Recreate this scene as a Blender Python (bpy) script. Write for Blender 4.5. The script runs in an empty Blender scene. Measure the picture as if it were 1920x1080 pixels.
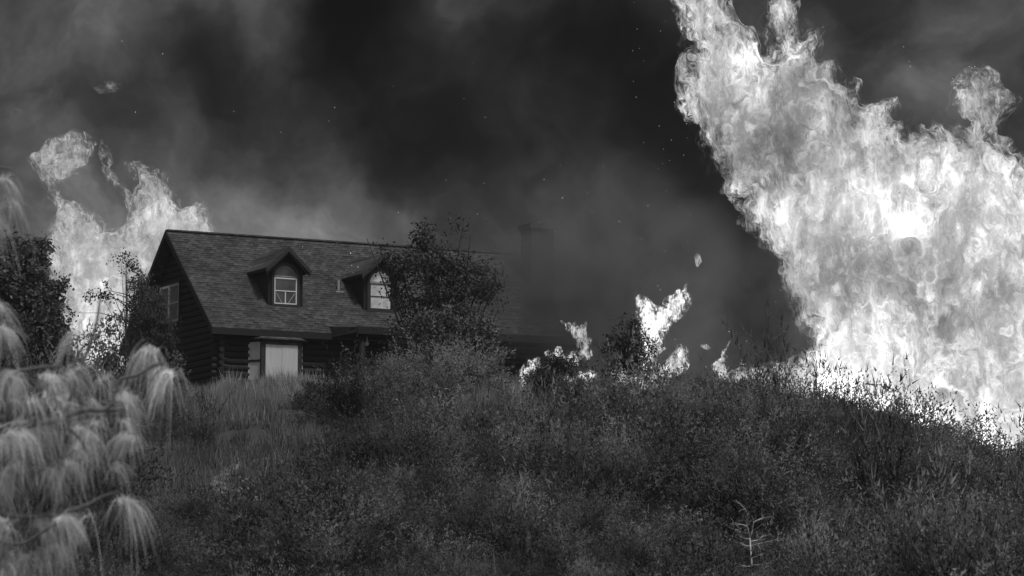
import bpy, math, random
import numpy as np
from mathutils import Vector

# ------------------------------------------------------------------ camera, sky, sun, exposure
SC = bpy.context.scene
COL = SC.collection
F = 5500.0                                   # focal length in pixels of the 1920 px wide photograph
E = math.radians(6.724)                      # the lens looks up the hillside
cam_d = bpy.data.cameras.new('camera')
cam = bpy.data.objects.new('camera', cam_d); COL.objects.link(cam)
cam_d.sensor_width = 36.0; cam_d.lens = 36.0 * F / 1920.0
cam_d.clip_start = 0.5; cam_d.clip_end = 6000
cam.location = (0, 0, 0); cam.rotation_euler = (math.radians(90) + E, 0, 0)
cam_d.dof.use_dof = True; cam_d.dof.focus_distance = 100.0; cam_d.dof.aperture_fstop = 2.6
SC.camera = cam

SUN_EL, SUN_AZ = math.radians(62), math.radians(142)     # azimuth clockwise from +Y: behind the camera, to its right
W_ = bpy.data.worlds.new('World'); SC.world = W_; W_.use_nodes = True
SC.view_settings.view_transform = 'Standard'; SC.view_settings.look = 'None'
SC.view_settings.exposure = 0.0; SC.view_settings.gamma = 1.0
SC.render.film_transparent = False
SC.cycles.use_denoising = True
SC.cycles.max_bounces = 6; SC.cycles.diffuse_bounces = 2; SC.cycles.glossy_bounces = 2
SC.cycles.transmission_bounces = 2; SC.cycles.volume_bounces = 1; SC.cycles.transparent_max_bounces = 32
SC.cycles.use_light_tree = True

sun_d = bpy.data.lights.new('sun', 'SUN'); sun_d.energy = 1.5; sun_d.angle = math.radians(10)
sun_d.color = (1.0, 1.0, 1.0)                # a black and white photograph: neutral light
sun = bpy.data.objects.new('sun', sun_d); COL.objects.link(sun)
_s = Vector((math.sin(SUN_AZ) * math.cos(SUN_EL), math.cos(SUN_AZ) * math.cos(SUN_EL), math.sin(SUN_EL)))
sun.rotation_euler = _s.to_track_quat('Z', 'Y').to_euler(); sun.location = _s * 300

def ray(px, py):
    a, b = (px - 960) / F, (540 - py) / F
    return np.array([a, math.cos(E) - b * math.sin(E), math.sin(E) + b * math.cos(E)])
def P(px, py, d):
    r = ray(px, py); return r * (d / r[1])

class NT:
    """small node-tree writer"""
    def __init__(s, tree): s.t = tree; s.n = tree.nodes; s.l = tree.links
    def node(s, typ, **kw):
        n = s.n.new(typ)
        for k, v in kw.items(): setattr(n, k, v)
        return n
    def put(s, sock, v):
        if isinstance(v, bpy.types.NodeSocket): s.l.new(v, sock)
        elif v is not None: sock.default_value = v
    def m(s, op, a, b=None, c=None, clamp=False):
        n = s.node('ShaderNodeMath', operation=op, use_clamp=clamp)
        for i, v in enumerate((a, b, c)):
            if v is not None: s.put(n.inputs[i], v)
        return n.outputs[0]
    def vm(s, op, a, b=None, c=None, out=0):
        n = s.node('ShaderNodeVectorMath', operation=op)
        for i, v in enumerate((a, b, c)):
            if v is not None: s.put(n.inputs[i], v)
        return n.outputs['Value'] if op in ('DISTANCE', 'DOT_PRODUCT', 'LENGTH') else n.outputs[0]
    def scale(s, a, k):
        n = s.node('ShaderNodeVectorMath', operation='SCALE'); s.put(n.inputs[0], a); s.put(n.inputs['Scale'], k); return n.outputs[0]
    def noise(s, vec, scale, detail=5, rough=0.55, dist=0.0, typ='FBM', out='Fac', lac=2.0):
        n = s.node('ShaderNodeTexNoise', noise_type=typ)
        s.put(n.inputs['Vector'], vec); n.inputs['Scale'].default_value = scale; n.inputs['Detail'].default_value = detail
        n.inputs['Roughness'].default_value = rough; n.inputs['Distortion'].default_value = dist; n.inputs['Lacunarity'].default_value = lac
        return n.outputs[out]
    def ramp(s, v, lo, hi, a=0.0, b=1.0, smooth=True):
        n = s.node('ShaderNodeMapRange', interpolation_type='SMOOTHSTEP' if smooth else 'LINEAR')
        s.put(n.inputs[0], v); n.inputs[1].default_value = lo; n.inputs[2].default_value = hi
        s.put(n.inputs[3], a); s.put(n.inputs[4], b); return n.outputs[0]
    def mix(s, f, a, b):
        n = s.node('ShaderNodeMix', data_type='FLOAT'); s.put(n.inputs[0], f); s.put(n.inputs[2], a); s.put(n.inputs[3], b); return n.outputs[0]

def g3(v): return (v, v, v, 1.0)

# the sky: a clear daylight sky behind the camera, and the fire's smoke filling it ahead
def build_world():
    t = NT(W_.node_tree); t.n.clear()
    out = t.node('ShaderNodeOutputWorld')
    sky = t.node('ShaderNodeTexSky', sky_type='NISHITA', sun_disc=False, sun_elevation=SUN_EL, sun_rotation=SUN_AZ)
    bw = t.node('ShaderNodeRGBToBW'); t.put(bw.inputs[0], sky.outputs[0])
    bg1 = t.node('ShaderNodeBackground'); t.put(bg1.inputs[0], bw.outputs[0]); bg1.inputs[1].default_value = 0.065
    d = t.vm('NORMALIZE', t.node('ShaderNodeTexCoord').outputs['Generated'])
    warp = t.vm('SUBTRACT', t.noise(d, 22, 5, 0.55, out='Color'), (0.5, 0.5, 0.5))
    dw = t.vm('ADD', d, t.scale(warp, 0.05))
    # how light the smoke stands in each direction (px, py, display grey), met by soft lobes of smoke in log density
    A = [(50,40,80),(250,40,76),(420,40,56),(560,40,54),(650,40,27),(780,30,30),(880,40,66),(960,40,46),(1060,40,34),(1180,40,32),(1250,40,50),(1420,60,68),(1580,40,60),(1650,40,48),(1760,40,80),(1900,40,86),
         (50,150,80),(230,150,70),(330,140,54),(430,120,38),(550,150,46),(650,150,31),(780,150,33),(900,150,45),(1010,150,35),(1100,150,41),(1200,150,30),(1280,150,46),(1650,140,76),(1750,150,82),(1900,150,75),
         (50,260,80),(250,260,78),(360,260,80),(470,250,66),(600,260,44),(720,260,40),(860,270,36),(1000,260,48),(1130,260,50),(1230,240,33),(1300,270,46),(1900,260,78),
         (50,350,92),(200,350,108),(330,340,102),(480,350,118),(600,350,108),(540,395,115),(720,350,66),(850,360,50),(1000,350,48),(1130,350,50),(1260,340,36),(1350,350,33),
         (50,430,95),(250,430,115),(450,420,106),(600,430,92),(720,430,74),(900,430,60),(1030,430,66),(1150,430,54),(1280,430,37),(1400,430,50),
         (900,520,60),(1060,520,72),(1180,520,68),(1300,520,56),(1400,520,54),(1480,540,60),(1000,620,56),(1130,620,62),(1300,620,60),(1420,620,66),(1500,640,74),(1700,400,70),(1700,650,80),(200,560,100),(1900,600,80)]
    Cn = [(x, y) for y in (-40, 120, 270, 420, 590) for x in range(-60, 2000, 150) if not (1420 < x and y > 260 and (x // 150) % 2)]
    lin = lambda q: math.log(max(((q / 255 + .055) / 1.055) ** 2.4 * 1.02 - .0075, .0035))     # less what the air in front adds
    base = lin(58); sg = 135.0
    G = np.array([[math.exp(-((a[0] - c[0]) ** 2 + (a[1] - c[1]) ** 2) / sg ** 2) for c in Cn] for a in A]); yv = np.array([lin(a[2]) - base for a in A])
    wt = np.linalg.solve(G.T @ G + .12 * np.eye(len(Cn)), G.T @ yv)
    v = t.m('ADD', base, t.m('MULTIPLY', t.m('SUBTRACT', t.noise(t.vm('ADD', dw, (3.13, 1.71, .42)), 20, 7, 0.5, 0.3), 0.5), 2.8))
    for (px, py), a in zip(Cn, wt):
        if abs(a) < .02: continue
        c = ray(px, py); c = c / np.linalg.norm(c)
        q = t.vm('SUBTRACT', dw, tuple(c)); q = t.vm('DOT_PRODUCT', q, q)
        v = t.m('MULTIPLY_ADD', t.m('EXPONENT', t.m('MULTIPLY', q, -(F / sg) ** 2)), float(a), v)
    for px, py, r, a in [(632, 60, 50, -.55), (660, 20, 60, -.4), (430, 105, 60, -.50), (880, 45, 50, .55), (940, 70, 30, -.35), (985, 120, 60, -.45), (1225, 310, 60, -.40), (1010, 210, 50, .30), (240, 190, 60, -.30),
                         (1640, 40, 60, -.45), (1190, 60, 60, -.35), (850, 265, 70, -.40), (720, 250, 50, -.20), (1110, 260, 50, .25), (1100, 90, 50, -.25), (1210, 430, 70, -.30), (1050, 440, 60, .25), (560, 170, 50, .25)]:
        c = ray(px, py); c = c / np.linalg.norm(c)
        q = t.vm('SUBTRACT', dw, tuple(c)); q = t.vm('DOT_PRODUCT', q, q)
        v = t.m('MULTIPLY_ADD', t.m('EXPONENT', t.m('MULTIPLY', q, -(F / r) ** 2)), a, v)
    v = t.m('ADD', v, t.m('MULTIPLY', t.m('SUBTRACT', t.noise(dw, 36, 7, .58, .4), .5), 2.2))
    v = t.m('EXPONENT', v)
    cmb = t.node('ShaderNodeCombineColor')
    for i in range(3): t.put(cmb.inputs[i], v)
    bg2 = t.node('ShaderNodeBackground'); t.put(bg2.inputs[0], cmb.outputs[0]); bg2.inputs[1].default_value = 1.0
    facing = t.vm('DOT_PRODUCT', dw, (0.0, 0.94, 0.34))
    mx = t.node('ShaderNodeMixShader'); t.put(mx.inputs[0], t.ramp(facing, .35, .6))
    t.put(mx.inputs[1], bg1.outputs[0]); t.put(mx.inputs[2], bg2.outputs[0])
    t.put(out.inputs[0], mx.outputs[0])
build_world()

# ------------------------------------------------------------------ helpers
def tag(o, label=None, cat=None, group=None, kind=None):
    if label: o['label'] = label
    if cat: o['category'] = cat
    if group: o['group'] = group
    if kind: o['kind'] = kind
    return o

def mesh_obj(name, V, faces, mat, parent=None, attrs=None, smooth=False):
    """faces: an (n,3) or (n,4) int array, or a list of polygons"""
    me = bpy.data.meshes.new(name)
    V = np.asarray(V, dtype=np.float32).reshape(-1, 3)
    if isinstance(faces, np.ndarray):
        k = faces.shape[1]; n = len(faces)
        me.vertices.add(len(V)); me.vertices.foreach_set('co', V.ravel())
        me.loops.add(n * k); me.loops.foreach_set('vertex_index', faces.astype(np.int32).ravel())
        me.polygons.add(n); me.polygons.foreach_set('loop_start', np.arange(0, n * k, k, dtype=np.int32))
        me.update(calc_edges=True)
    else:
        me.from_pydata([tuple(map(float, p)) for p in V], [], [tuple(f) for f in faces]); me.update()
    if attrs:
        for an, av in attrs.items():
            av = np.asarray(av, dtype=np.float32)
            if av.ndim == 2: a = me.attributes.new(an, 'FLOAT_VECTOR', 'POINT'); a.data.foreach_set('vector', av.ravel())
            else: a = me.attributes.new(an, 'FLOAT', 'POINT'); a.data.foreach_set('value', av)
    if smooth: me.polygons.foreach_set('use_smooth', np.ones(len(me.polygons), dtype=bool))
    if mat: me.materials.append(mat)
    o = bpy.data.objects.new(name, me); COL.objects.link(o)
    if parent: o.parent = parent
    return o

def empty(name, loc, rz=0.0):
    o = bpy.data.objects.new(name, None); COL.objects.link(o); o.location = tuple(map(float, loc)); o.rotation_euler = (0, 0, rz)
    o.empty_display_size = 0.3
    return o

class MB:
    """collects boxes, prisms and tubes into one mesh"""
    def __init__(s): s.v = []; s.f = []
    def add(s, vs, fs):
        b = len(s.v); s.v += [tuple(map(float, p)) for p in vs]; s.f += [tuple(i + b for i in f) for f in fs]; return s
    def box(s, x0, x1, y0, y1, z0, z1):
        vs = [(x, y, z) for z in (z0, z1) for y in (y0, y1) for x in (x0, x1)]
        return s.add(vs, [(0, 2, 3, 1), (4, 5, 7, 6), (0, 1, 5, 4), (2, 6, 7, 3), (0, 4, 6, 2), (1, 3, 7, 5)])
    def beam(s, a, b, w, h, up=(0, 0, 1)):
        a, b = Vector(a), Vector(b); d = (b - a).normalized(); u = Vector(up); r = d.cross(u).normalized(); u = r.cross(d).normalized()
        vs = [p + r * (sx * w / 2) + u * (sz * h / 2) for p in (a, b) for sz in (-1, 1) for sx in (-1, 1)]
        return s.add(vs, [(0, 1, 3, 2), (4, 6, 7, 5), (0, 4, 5, 1), (2, 3, 7, 6), (0, 2, 6, 4), (1, 5, 7, 3)])
    def prism(s, poly, axis, a, b):
        """poly: 2D outline; axis 0 = along x (poly is y,z), 1 = along y (poly is x,z), 2 = along z"""
        n = len(poly)
        def mk(p, c): return (c, p[0], p[1]) if axis == 0 else ((p[0], c, p[1]) if axis == 1 else (p[0], p[1], c))
        vs = [mk(p, a) for p in poly] + [mk(p, b) for p in poly]
        return s.add(vs, [tuple(range(n))[::-1], tuple(range(n, 2 * n))] + [(i, (i + 1) % n, n + (i + 1) % n, n + i) for i in range(n)])
    def tube(s, pts, rad, n=7, cap=True):
        pts = [Vector(tuple(map(float, p))) for p in pts]; b = len(s.v); k = len(pts)
        if not isinstance(rad, (list, tuple, np.ndarray)): rad = [rad] * k
        ref = Vector((0.31, 0.2, 0.93)).normalized()
        for i, p in enumerate(pts):
            d = (pts[min(i + 1, k - 1)] - pts[max(i - 1, 0)]).normalized()
            u = d.cross(ref)
            if u.length < 1e-3: u = d.cross(Vector((1, 0, 0)))
            u.normalize(); w = d.cross(u)
            for j in range(n):
                q = 2 * math.pi * j / n
                s.v.append(tuple(p + u * (math.cos(q) * rad[i]) + w * (math.sin(q) * rad[i])))
        for i in range(k - 1):
            for j in range(n):
                s.f.append((b + i * n + j, b + i * n + (j + 1) % n, b + (i + 1) * n + (j + 1) % n, b + (i + 1) * n + j))
        if cap: s.f.append(tuple(b + j for j in range(n))[::-1]); s.f.append(tuple(b + (k - 1) * n + j for j in range(n)))
        return s
    def build(s, name, mat, parent=None, smooth=False): return mesh_obj(name, s.v, s.f, mat, parent, smooth=smooth)

# numpy noise
def _h(ix, iy, iz, seed):
    with np.errstate(over='ignore'):
        h = (ix.astype(np.int64) * 374761393 + iy.astype(np.int64) * 668265263 + iz.astype(np.int64) * 2147483647 + seed * 144665) & 0xffffffff
        h = ((h ^ (h >> 13)) * 1274126177) & 0xffffffff; h = h ^ (h >> 16)
        h = (h * 2246822519) & 0xffffffff; h = h ^ (h >> 15)
    return (h & 0xffffff) / float(0xffffff)
def vnoise(x, y, z=0.0, seed=0):
    x, y, z = np.broadcast_arrays(np.asarray(x, float), np.asarray(y, float), np.asarray(z, float))
    ix, iy, iz = np.floor(x), np.floor(y), np.floor(z); fx, fy, fz = x - ix, y - iy, z - iz
    fx, fy, fz = [f * f * f * (f * (f * 6 - 15) + 10) for f in (fx, fy, fz)]
    r = 0
    for a in (0, 1):
        for b in (0, 1):
            for c in (0, 1):
                r = r + _h(ix + a, iy + b, iz + c, seed) * (fx if a else 1 - fx) * (fy if b else 1 - fy) * (fz if c else 1 - fz)
    return r
def fbm(x, y, z=0.0, oct=5, seed=0, rough=0.5):
    x, y, z = np.asarray(x, float), np.asarray(y, float), np.asarray(z, float)
    r, a, t, k = 0, 1.0, 0, 1.0
    for i in range(oct):
        r = r + a * (vnoise(x * k + 17.3 * i, y * k - 9.1 * i, z * k + 3.7 * i, seed + i) - 0.5); t += a; a *= rough; k *= 2.03
    return r / t * 2

# ------------------------------------------------------------------ materials
def mat(name, base, rough=0.8, var=0.0, scale=3.0, bump=0.0, bump_scale=20.0, stretch=(1, 1, 1), spec=0.3, detail=6, attr=None, transl=0.0, soft=0.0):
    m = bpy.data.materials.new(name); m.use_nodes = True; t = NT(m.node_tree); b = t.n['Principled BSDF']
    co = t.node('ShaderNodeTexCoord').outputs['Object']
    mp = t.node('ShaderNodeMapping'); t.put(mp.inputs[0], co); mp.inputs['Scale'].default_value = stretch; co = mp.outputs[0]
    v = t.m('ADD', base, 0.0)
    if var:
        n = t.noise(co, scale, detail, 0.6); v = t.m('MULTIPLY', v, t.ramp(n, .25, .75, 1 - var, 1 + var, smooth=False))
    if attr:
        a = t.node('ShaderNodeAttribute', attribute_name=attr); v = t.m('MULTIPLY', v, a.outputs['Fac'])
    c = t.node('ShaderNodeCombineColor')
    for i in range(3): t.put(c.inputs[i], v)
    t.put(b.inputs['Base Color'], c.outputs[0])
    b.inputs['Roughness'].default_value = rough; b.inputs['Specular IOR Level'].default_value = spec
    if bump:
        bn = t.node('ShaderNodeBump'); bn.inputs['Strength'].default_value = bump; bn.inputs['Distance'].default_value = 0.02
        t.put(bn.inputs['Height'], t.noise(co, bump_scale, 5, 0.6)); t.put(b.inputs['Normal'], bn.outputs[0])
    if soft:      # leaves shade as a clump: their normals lean towards the clump's own outward direction
        na = t.node('ShaderNodeAttribute', attribute_name='out'); ge = t.node('ShaderNodeNewGeometry')
        nn = t.vm('NORMALIZE', t.vm('ADD', t.scale(na.outputs['Vector'], soft), t.scale(ge.outputs['Normal'], 1 - soft))); t.put(b.inputs['Normal'], nn)
    if transl:
        tr = t.node('ShaderNodeBsdfTranslucent'); t.put(tr.inputs[0], c.outputs[0])
        mx = t.node('ShaderNodeMixShader'); mx.inputs[0].default_value = transl
        t.put(mx.inputs[1], b.outputs[0]); t.put(mx.inputs[2], tr.outputs[0]); t.put(t.n['Material Output'].inputs[0], mx.outputs[0])
    return m

def roof_mat():
    m = bpy.data.materials.new('shingles'); m.use_nodes = True; t = NT(m.node_tree); b = t.n['Principled BSDF']
    co = t.node('ShaderNodeTexCoord').outputs['Object']
    sx = t.node('ShaderNodeSeparateXYZ'); t.put(sx.inputs[0], co)
    cb = t.node('ShaderNodeCombineXYZ'); t.put(cb.inputs[0], t.m('ADD', sx.outputs[0], t.m('MULTIPLY', sx.outputs[1], 0.05))); t.put(cb.inputs[1], t.m('MULTIPLY', sx.outputs[2], 1.53))
    br = t.node('ShaderNodeTexBrick'); t.put(br.inputs[0], cb.outputs[0])
    br.inputs['Color1'].default_value = g3(.055); br.inputs['Color2'].default_value = g3(.135); br.inputs['Mortar'].default_value = g3(.05)
    br.inputs['Scale'].default_value = 1.0; br.inputs['Mortar Size'].default_value = .012; br.inputs['Brick Width'].default_value = .21; br.inputs['Row Height'].default_value = .138
    bw = t.node('ShaderNodeRGBToBW'); t.put(bw.inputs[0], br.outputs[0])
    v = t.m('MULTIPLY', bw.outputs[0], t.ramp(t.noise(co, .8, 5, .6), .3, .7, .8, 1.2))
    st = t.node('ShaderNodeMapping'); t.put(st.inputs[0], co); st.inputs['Scale'].default_value = (4, 10, 15)
    v = t.m('MULTIPLY', v, t.ramp(t.noise(st.outputs[0], 1.0, 3, .7), .3, .7, .78, 1.24))
    c = t.node('ShaderNodeCombineColor')
    for i in range(3): t.put(c.inputs[i], v)
    t.put(b.inputs['Base Color'], c.outputs[0]); b.inputs['Roughness'].default_value = .9; b.inputs['Specular IOR Level'].default_value = .2
    return m

def glass_mat(name, base, rough=0.05, mixv=0.0):
    m = bpy.data.materials.new(name); m.use_nodes = True; t = NT(m.node_tree); b = t.n['Principled BSDF']
    co = t.node('ShaderNodeTexCoord').outputs['Object']
    v = t.m('MULTIPLY', base, t.ramp(t.noise(co, 2.5, 3, .5), .3, .7, .75, 1.25))
    c = t.node('ShaderNodeCombineColor')
    for i in range(3): t.put(c.inputs[i], v)
    t.put(b.inputs['Base Color'], c.outputs[0]); b.inputs['Roughness'].default_value = rough; b.inputs['Specular IOR Level'].default_value = .6
    return m

M = dict(
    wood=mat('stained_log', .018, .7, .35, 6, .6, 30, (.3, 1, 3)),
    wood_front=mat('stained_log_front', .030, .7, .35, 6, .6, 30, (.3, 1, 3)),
    trim=mat('dark_trim', .045, .7, .2, 5),
    siding=mat('dormer_siding', .02, .8, .25, 5),
    fascia=mat('fascia_board', .028, .7, .2, 4),
    soffit=mat('soffit_board', .02, .8, .2, 4),
    shingle=roof_mat(),
    white=mat('painted_frame', .88, .6, .1, 8),
    greyframe=mat('grey_frame', .42, .6, .15, 8),  # plain grey, darker than the white frame: right gable sash and arched top lights
    board=mat('plywood_board', .74, .8, .10, 3, .3, 12, (3, 3, .5)),
    blind=mat('window_blind', .80, .8, .2, 4),
    glass=glass_mat('dark_glass', .10), glass2=glass_mat('pale_glass', .78, .1), glass3=glass_mat('gable_glass', .15, .1),
    stone=mat('chimney_stone', .06, .9, .5, 5, .8, 9),
    metal=mat('galvanised_metal', .45, .5, .1, 5),
    bark=mat('bark', .07, .9, .4, 8, .6, 25, (1, 1, .3)),
    paleb=mat('bleached_wood', .75, .8, .2, 8),
    ground=mat('dry_soil', .09, .95, .4, .6, .5, 5),
    pathm=mat('path_dirt', .24, .95, .35, 2.2, .5, 8),
    brush=mat('chaparral_leaves', .205, .75, 0, 1, attr='tone', transl=.5, spec=.02, soft=.7),
    grass=mat('dry_grass_blades', .34, .8, 0, 1, attr='tone', transl=.2, spec=.2),
    leaf=mat('tree_leaves', .095, .6, 0, 1, attr='tone', transl=.15, spec=.25, soft=.4),
    needle=mat('pine_needles', .80, .7, 0, 1, attr='tone', transl=.25, spec=.25),
    pinebark=mat('pine_bark', .20, .9, .3, 8, .4, 25),
)

# ------------------------------------------------------------------ terrain
CX = [-900, 0, 150, 250, 340, 450, 560, 650, 750, 900, 1000, 1100, 1290, 1450, 1600, 1750, 1920, 2800]
CY = [840, 800, 785, 762, 738, 728, 730, 728, 730, 748, 770, 778, 794, 815, 848, 890, 948, 1120]
DC = 95.0
_cx = np.array([P(a, b, DC)[0] for a, b in zip(CX, CY)]); _cz = np.array([P(a, b, DC)[2] for a, b in zip(CX, CY)])
PY = np.array([-40, 0, 25, 45, 54, 60, 68, 78, 87, 95.0])
PG = np.array([-.55, -.21, -.45, -.38, -.08, .12, .36, .64, .85, 1.0])
def ground_z(x, y):
    x, y = np.asarray(x, float), np.asarray(y, float)
    zc = np.interp(x, _cx, _cz)
    g = np.interp(y, PY, PG)
    z = zc * g
    z = np.where(y > DC, zc - 0.00 * (y - DC), z)
    # the house stands on a levelled pad; everything else falls away behind the crest
    fall = np.clip(y - DC, 0, None)
    pad = np.clip((x + 13.5) / 2.5, 0, 1) * np.clip((9.5 - x) / 3.5, 0, 1)
    z = z - fall * (0.03 + .10 * (1 - pad)) - np.clip(y - 118, 0, 200) * .12 * pad
    z = np.where(y > 170, z - 0.0, z)
    z = np.maximum(z, -30)
    und = fbm(x * .16, y * .12, 0, 4, 3) * 1.0 * np.clip((y - 40) / 15, 0, 1) * (1 - .7 * pad * np.clip((y - 92) / 5, 0, 1))
    return z + und

def build_ground():
    xs = np.unique(np.concatenate([np.linspace(-1500, -60, 16), np.linspace(-60, 60, 241), np.linspace(60, 1500, 16)]))
    ys = np.unique(np.concatenate([np.linspace(-300, -20, 8), np.linspace(-20, 45, 40), np.linspace(45, 125, 200), np.linspace(125, 240, 30), np.linspace(240, 3000, 16)]))
    X, Y = np.meshgrid(xs, ys); Z = ground_z(X, Y)
    V = np.stack([X, Y, Z], -1).reshape(-1, 3); nx, ny = len(xs), len(ys)
    i = (np.arange(ny - 1)[:, None] * nx + np.arange(nx - 1)[None, :]).ravel()
    Fc = np.stack([i, i + 1, i + nx + 1, i + nx], -1)
    o = mesh_obj('ground', V, Fc, M['ground'], smooth=True); tag(o, kind='structure')
build_ground()

# find where the view ray through a pixel meets the ground
def on_ground(px, py, d0=50, d1=112):
    ds = np.linspace(d0, d1, 400); r = ray(px, py); pts = r[None, :] * (ds / r[1])[:, None]
    gz = ground_z(pts[:, 0], pts[:, 1]); k = np.nonzero(pts[:, 2] < gz)[0]
    i = k[0] if len(k) else int(np.argmin(pts[:, 2] - gz))
    return np.array([pts[i, 0], pts[i, 1], gz[i]])

def build_path():
    pts = [(395, 838, 26), (450, 868, 30), (420, 892, 40), (455, 915, 34), (425, 945, 26), (470, 975, 14)]
    pts = [(560, 846, 12), (520, 856, 22), (470, 868, 30), (425, 885, 34), (410, 905, 36), (430, 926, 30), (470, 945, 14)]
    L = [on_ground(a, b) for a, b, _ in pts]; Wd = [c / 70.0 for _, _, c in pts]
    V, Fc = [], []
    n = 40
    for k in range(n):
        s = k / (n - 1) * (len(L) - 1); i = min(int(s), len(L) - 2); fr = s - i
        c = L[i] * (1 - fr) + L[i + 1] * fr; w = Wd[i] * (1 - fr) + Wd[i + 1] * fr
        for j in range(7):
            q = (j / 6 * 2 - 1) * w * (1 + .35 * math.sin(k * 1.7 + j)); x, y = c[0] + q, c[1] + q * .3
            V.append((x, y, float(ground_z(x, y)) + .045 - .16 * abs(j / 3 - 1) ** 1.5 + .10 * float(fbm(x * 1.7, y * 1.3, 0, 3, 77))))
    for k in range(n - 1):
        for j in range(6): Fc.append((k * 7 + j, k * 7 + j + 1, (k + 1) * 7 + j + 1, (k + 1) * 7 + j))
    tag(mesh_obj('path', V, Fc, M['pathm'], smooth=True), kind='structure')
build_path()

# ------------------------------------------------------------------ log cabin
HT = 0.486; HO = np.array([-10.5, 102.28, 10.672]); HB = 2.75
HU = np.array([math.cos(HT), math.sin(HT), 0]); HV = np.array([-math.sin(HT), math.cos(HT), 0])
def H2W(a, b, z): return HO + HU * a + HV * b + np.array([0, 0, z])
LEN, WID, RIS = 14.55, 9.2, 3.98; SL = RIS / (WID / 2)

def arch(cx, z0, z1, r, n=14):
    """outline in x,z: a rectangle with a half-round top"""
    return [(cx - r, z0), (cx + r, z0)] + [(cx + r * math.cos(a), z1 + r * math.sin(a)) for a in np.linspace(0, math.pi, n)]

def ring(mb, outer, inner, y0, y1):
    """a flat frame between two outlines with the same number of points, from y0 to y1"""
    n = len(outer); vs = []
    for y in (y0, y1): vs += [(p[0], y, p[1]) for p in outer] + [(p[0], y, p[1]) for p in inner]
    fs = []
    for i in range(n):
        j = (i + 1) % n
        fs += [(i, j, n + j, n + i), (2 * n + i, 3 * n + i, 3 * n + j, 2 * n + j), (i, 2 * n + i, 2 * n + j, j), (n + i, n + j, 3 * n + j, 3 * n + i)]
    mb.add(vs, fs)

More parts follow.
